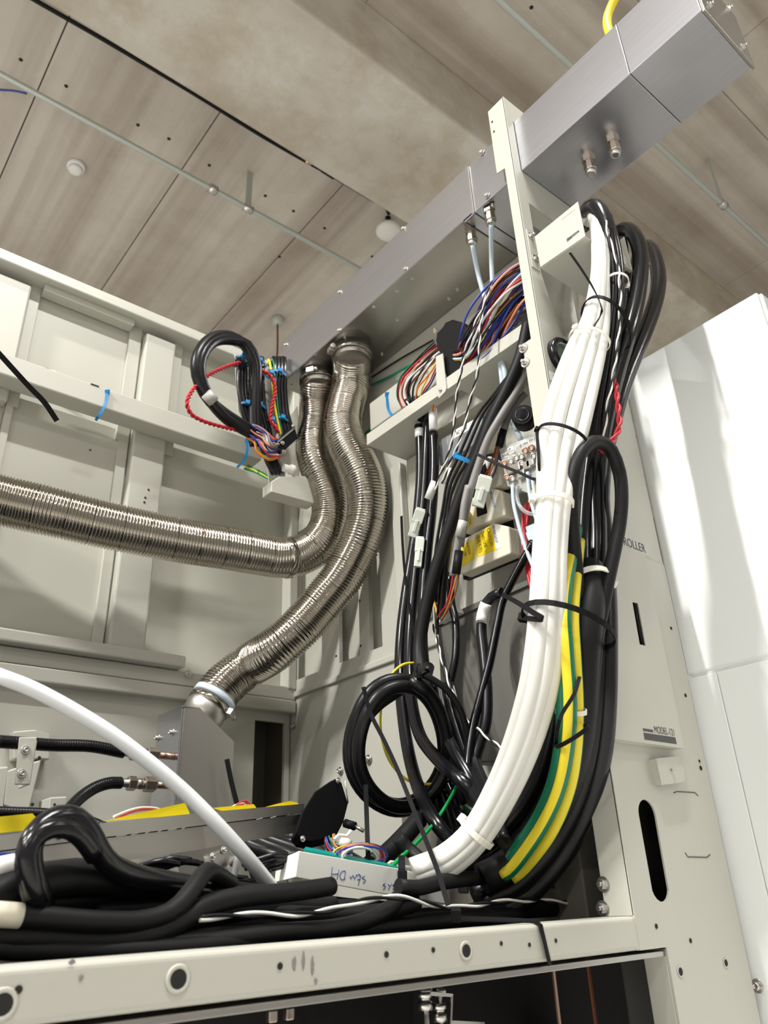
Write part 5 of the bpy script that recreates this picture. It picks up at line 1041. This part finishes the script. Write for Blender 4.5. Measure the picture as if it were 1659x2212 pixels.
b = MB(); b.tube(LY([(90,1960,.86),(70,1910,.845),(62,1860,.84),(68,1820,.84),(90,1788,.845),(125,1768,.85),(160,1772,.855),(190,1800,.86),(212,1835,.87),(240,1870,.88),(290,1895,.90),(370,1915,.92),(450,1930,.94)]), .0128, 18, radf=lambda l: .0128+.0009*math.sin(l*60)); build('taped_loop', b, 'gloss', loop)
b = MB(); b.tube(LY([(84,1950,.85),(66,1900,.835),(58,1850,.83),(74,1812,.832),(110,1790,.835),(150,1792,.84),(180,1815,.85),(205,1850,.86)]), .0095, 16); build('inner_turn', b, 'gloss', loop)
twisted('marked_twisted_pair', LY([(430,1985,.865),(500,1978,.865),(580,1975,.865),(660,1974,.865),(730,1962,.868),(790,1945,.87),(850,1938,.872),(900,1945,.875),(960,1960,.88),(1020,1956,.885),(1080,1948,.89),(1150,1945,.895),(1230,1950,.90),(1300,1955,.905)]), .0021, .11, 'black', 'offw', 'black and white twisted pair snaking along the sill')
# tie lying over the sill
st = thing('sill_tie', PY(1180, 1990, .745), 'black cable tie wrapped over the sill beam', 'cable tie')
b = MB(); b.strip(LY([(985,1985,.80),(1050,1986,.79),(1110,1988,.775)]) + [PY(1160,1992,.752), PY(1170,2010,.746), PY(1180,2050,.746), PY(1188,2085,.7465)], .0072, .0018, lambda c: V((0,-.7,.7))); build('band', b, 'tie', st)
b = MB(); p = PY(985, 1976, .80); b.obox(p, RT*.006, UP*.008, FW*.005); build('head', b, 'tie', st, bevel=.001)
# debris behind: metal connector, green stick, silver foil on the heap
mc = thing('metal_connector', PY(478, 1850, 1.02), 'metal connector hood with a grey lead on the deck', 'connector')
b = MB(); b.sheet([PY(x, y, 1.02) for x, y in ((452,1845),(486,1832),(502,1848),(494,1880),(466,1882))], (0, .02, 0)); build('hood', b, 'steel2', mc, bevel=.002)
b = MB(); b.tube(LY([(500,1868,1.01),(512,1850,1.0),(508,1880,1.0),(504,1900,1.0)]), .0045, 10); build('lead', b, 'grayw', mc)
for x, y in ((460,1850),(484,1836)): screw(mc, PY(x, y, 1.018), (0,-1,0), .0028)
cable('green_stick', LY([(555,1878,1.0),(570,1898,1.0),(586,1916,1.0)]), .0042, 'green', 'short bright green rod behind the white channel', 'wire')
fm = [(150,1895),(230,1925)]
for k, (xa, ya, n_) in enumerate(((120,1960,9),(320,1868,6),(430,1905,7),(560,1860,6))):
    for i in range(n_):
        x = xa+random.uniform(-10, 60); y = ya+random.uniform(-10, 10); blk(LY([(x-40,y+12,1.02),(x,y,1.015),(x+30,y-8,1.01),(x+70,y-4,1.01)]), .0038, 'thin glossy black wire in the heap behind the sill', 'gloss', 'thin glossy wires in the heap', 'thin_black_wire', 8)
for i in range(5):
    blk(LY([(480+40*i,1800+6*i,1.35),(540+38*i,1830,1.32),(600+36*i,1850,1.28),(660+34*i,1880,1.22)]), .014, 'black cable in the dark heap behind the white channel', group='dark heap behind the channel')
for i in range(6):
    blk([PY(-60+30*i,1860+8*i,1.10)+V((-.8,0,.0))] + LY([(-60+30*i,1860+8*i,1.10),(60+30*i,1868+8*i,1.08),(190+30*i,1878+8*i,1.06),(330+30*i,1900+6*i,1.04),(470+30*i,1925+4*i,1.02)]), .012, 'black cable in the deep layer at the lower left', group='deep layer at lower left')
cable('blue_tube', [PY(-40,1850,1.0)+V((-.6,0,.0))] + LY([(-40,1850,1.0),(0,1852,1.0),(30,1862,1.0),(60,1880,1.0)]), .004, 'bluew', 'blue tube at the far left behind the black loop', 'tube')
b = MB(); b.tube(LY([(-20,1878,.88),(25,1868,.88),(58,1866,.885)]), .010, 14); build('white_sleeve', b, 'wlabel', label='white cable sleeve at the left edge behind the loop', cat='sleeve')

dk = thing('added_dark_box', (1.19, 1.05, -.052), 'added dark box filling in shade low behind the black cables and the column', 'added box')  # box added only to darken this shaded corner
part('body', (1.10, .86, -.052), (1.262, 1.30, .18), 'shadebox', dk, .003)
for i in range(5): part('added_slot', (1.097, .92+.05*i, .0), (1.0995, .945+.05*i, .12), 'dark', dk, 0)

for i, (l, r_, lb) in enumerate((
    ([(-120,1935,.92),(60,1925,.92),(200,1925,.93),(340,1935,.94),(460,1948,.95),(560,1955,.96)], .011, 'black cable between the two top cables at lower left'),
    ([(-120,2000,.90),(60,2002,.90),(220,2006,.90),(360,2000,.90),(480,1975,.91),(600,1960,.93),(720,1955,.95)], .0105, 'black cable passing under the printed cable'),
    ([(-120,2052,.86),(40,2052,.86),(180,2054,.855),(320,2052,.855),(440,2042,.86),(560,2030,.87)], .0095, 'black cable nearest the sill at lower left'),
    ([(200,1965,.93),(360,1962,.93),(520,1968,.93),(680,1978,.92),(820,1972,.91),(900,1950,.91)], .011, 'black cable snaking below the white channel'))):
    fg(l, r_, lb)
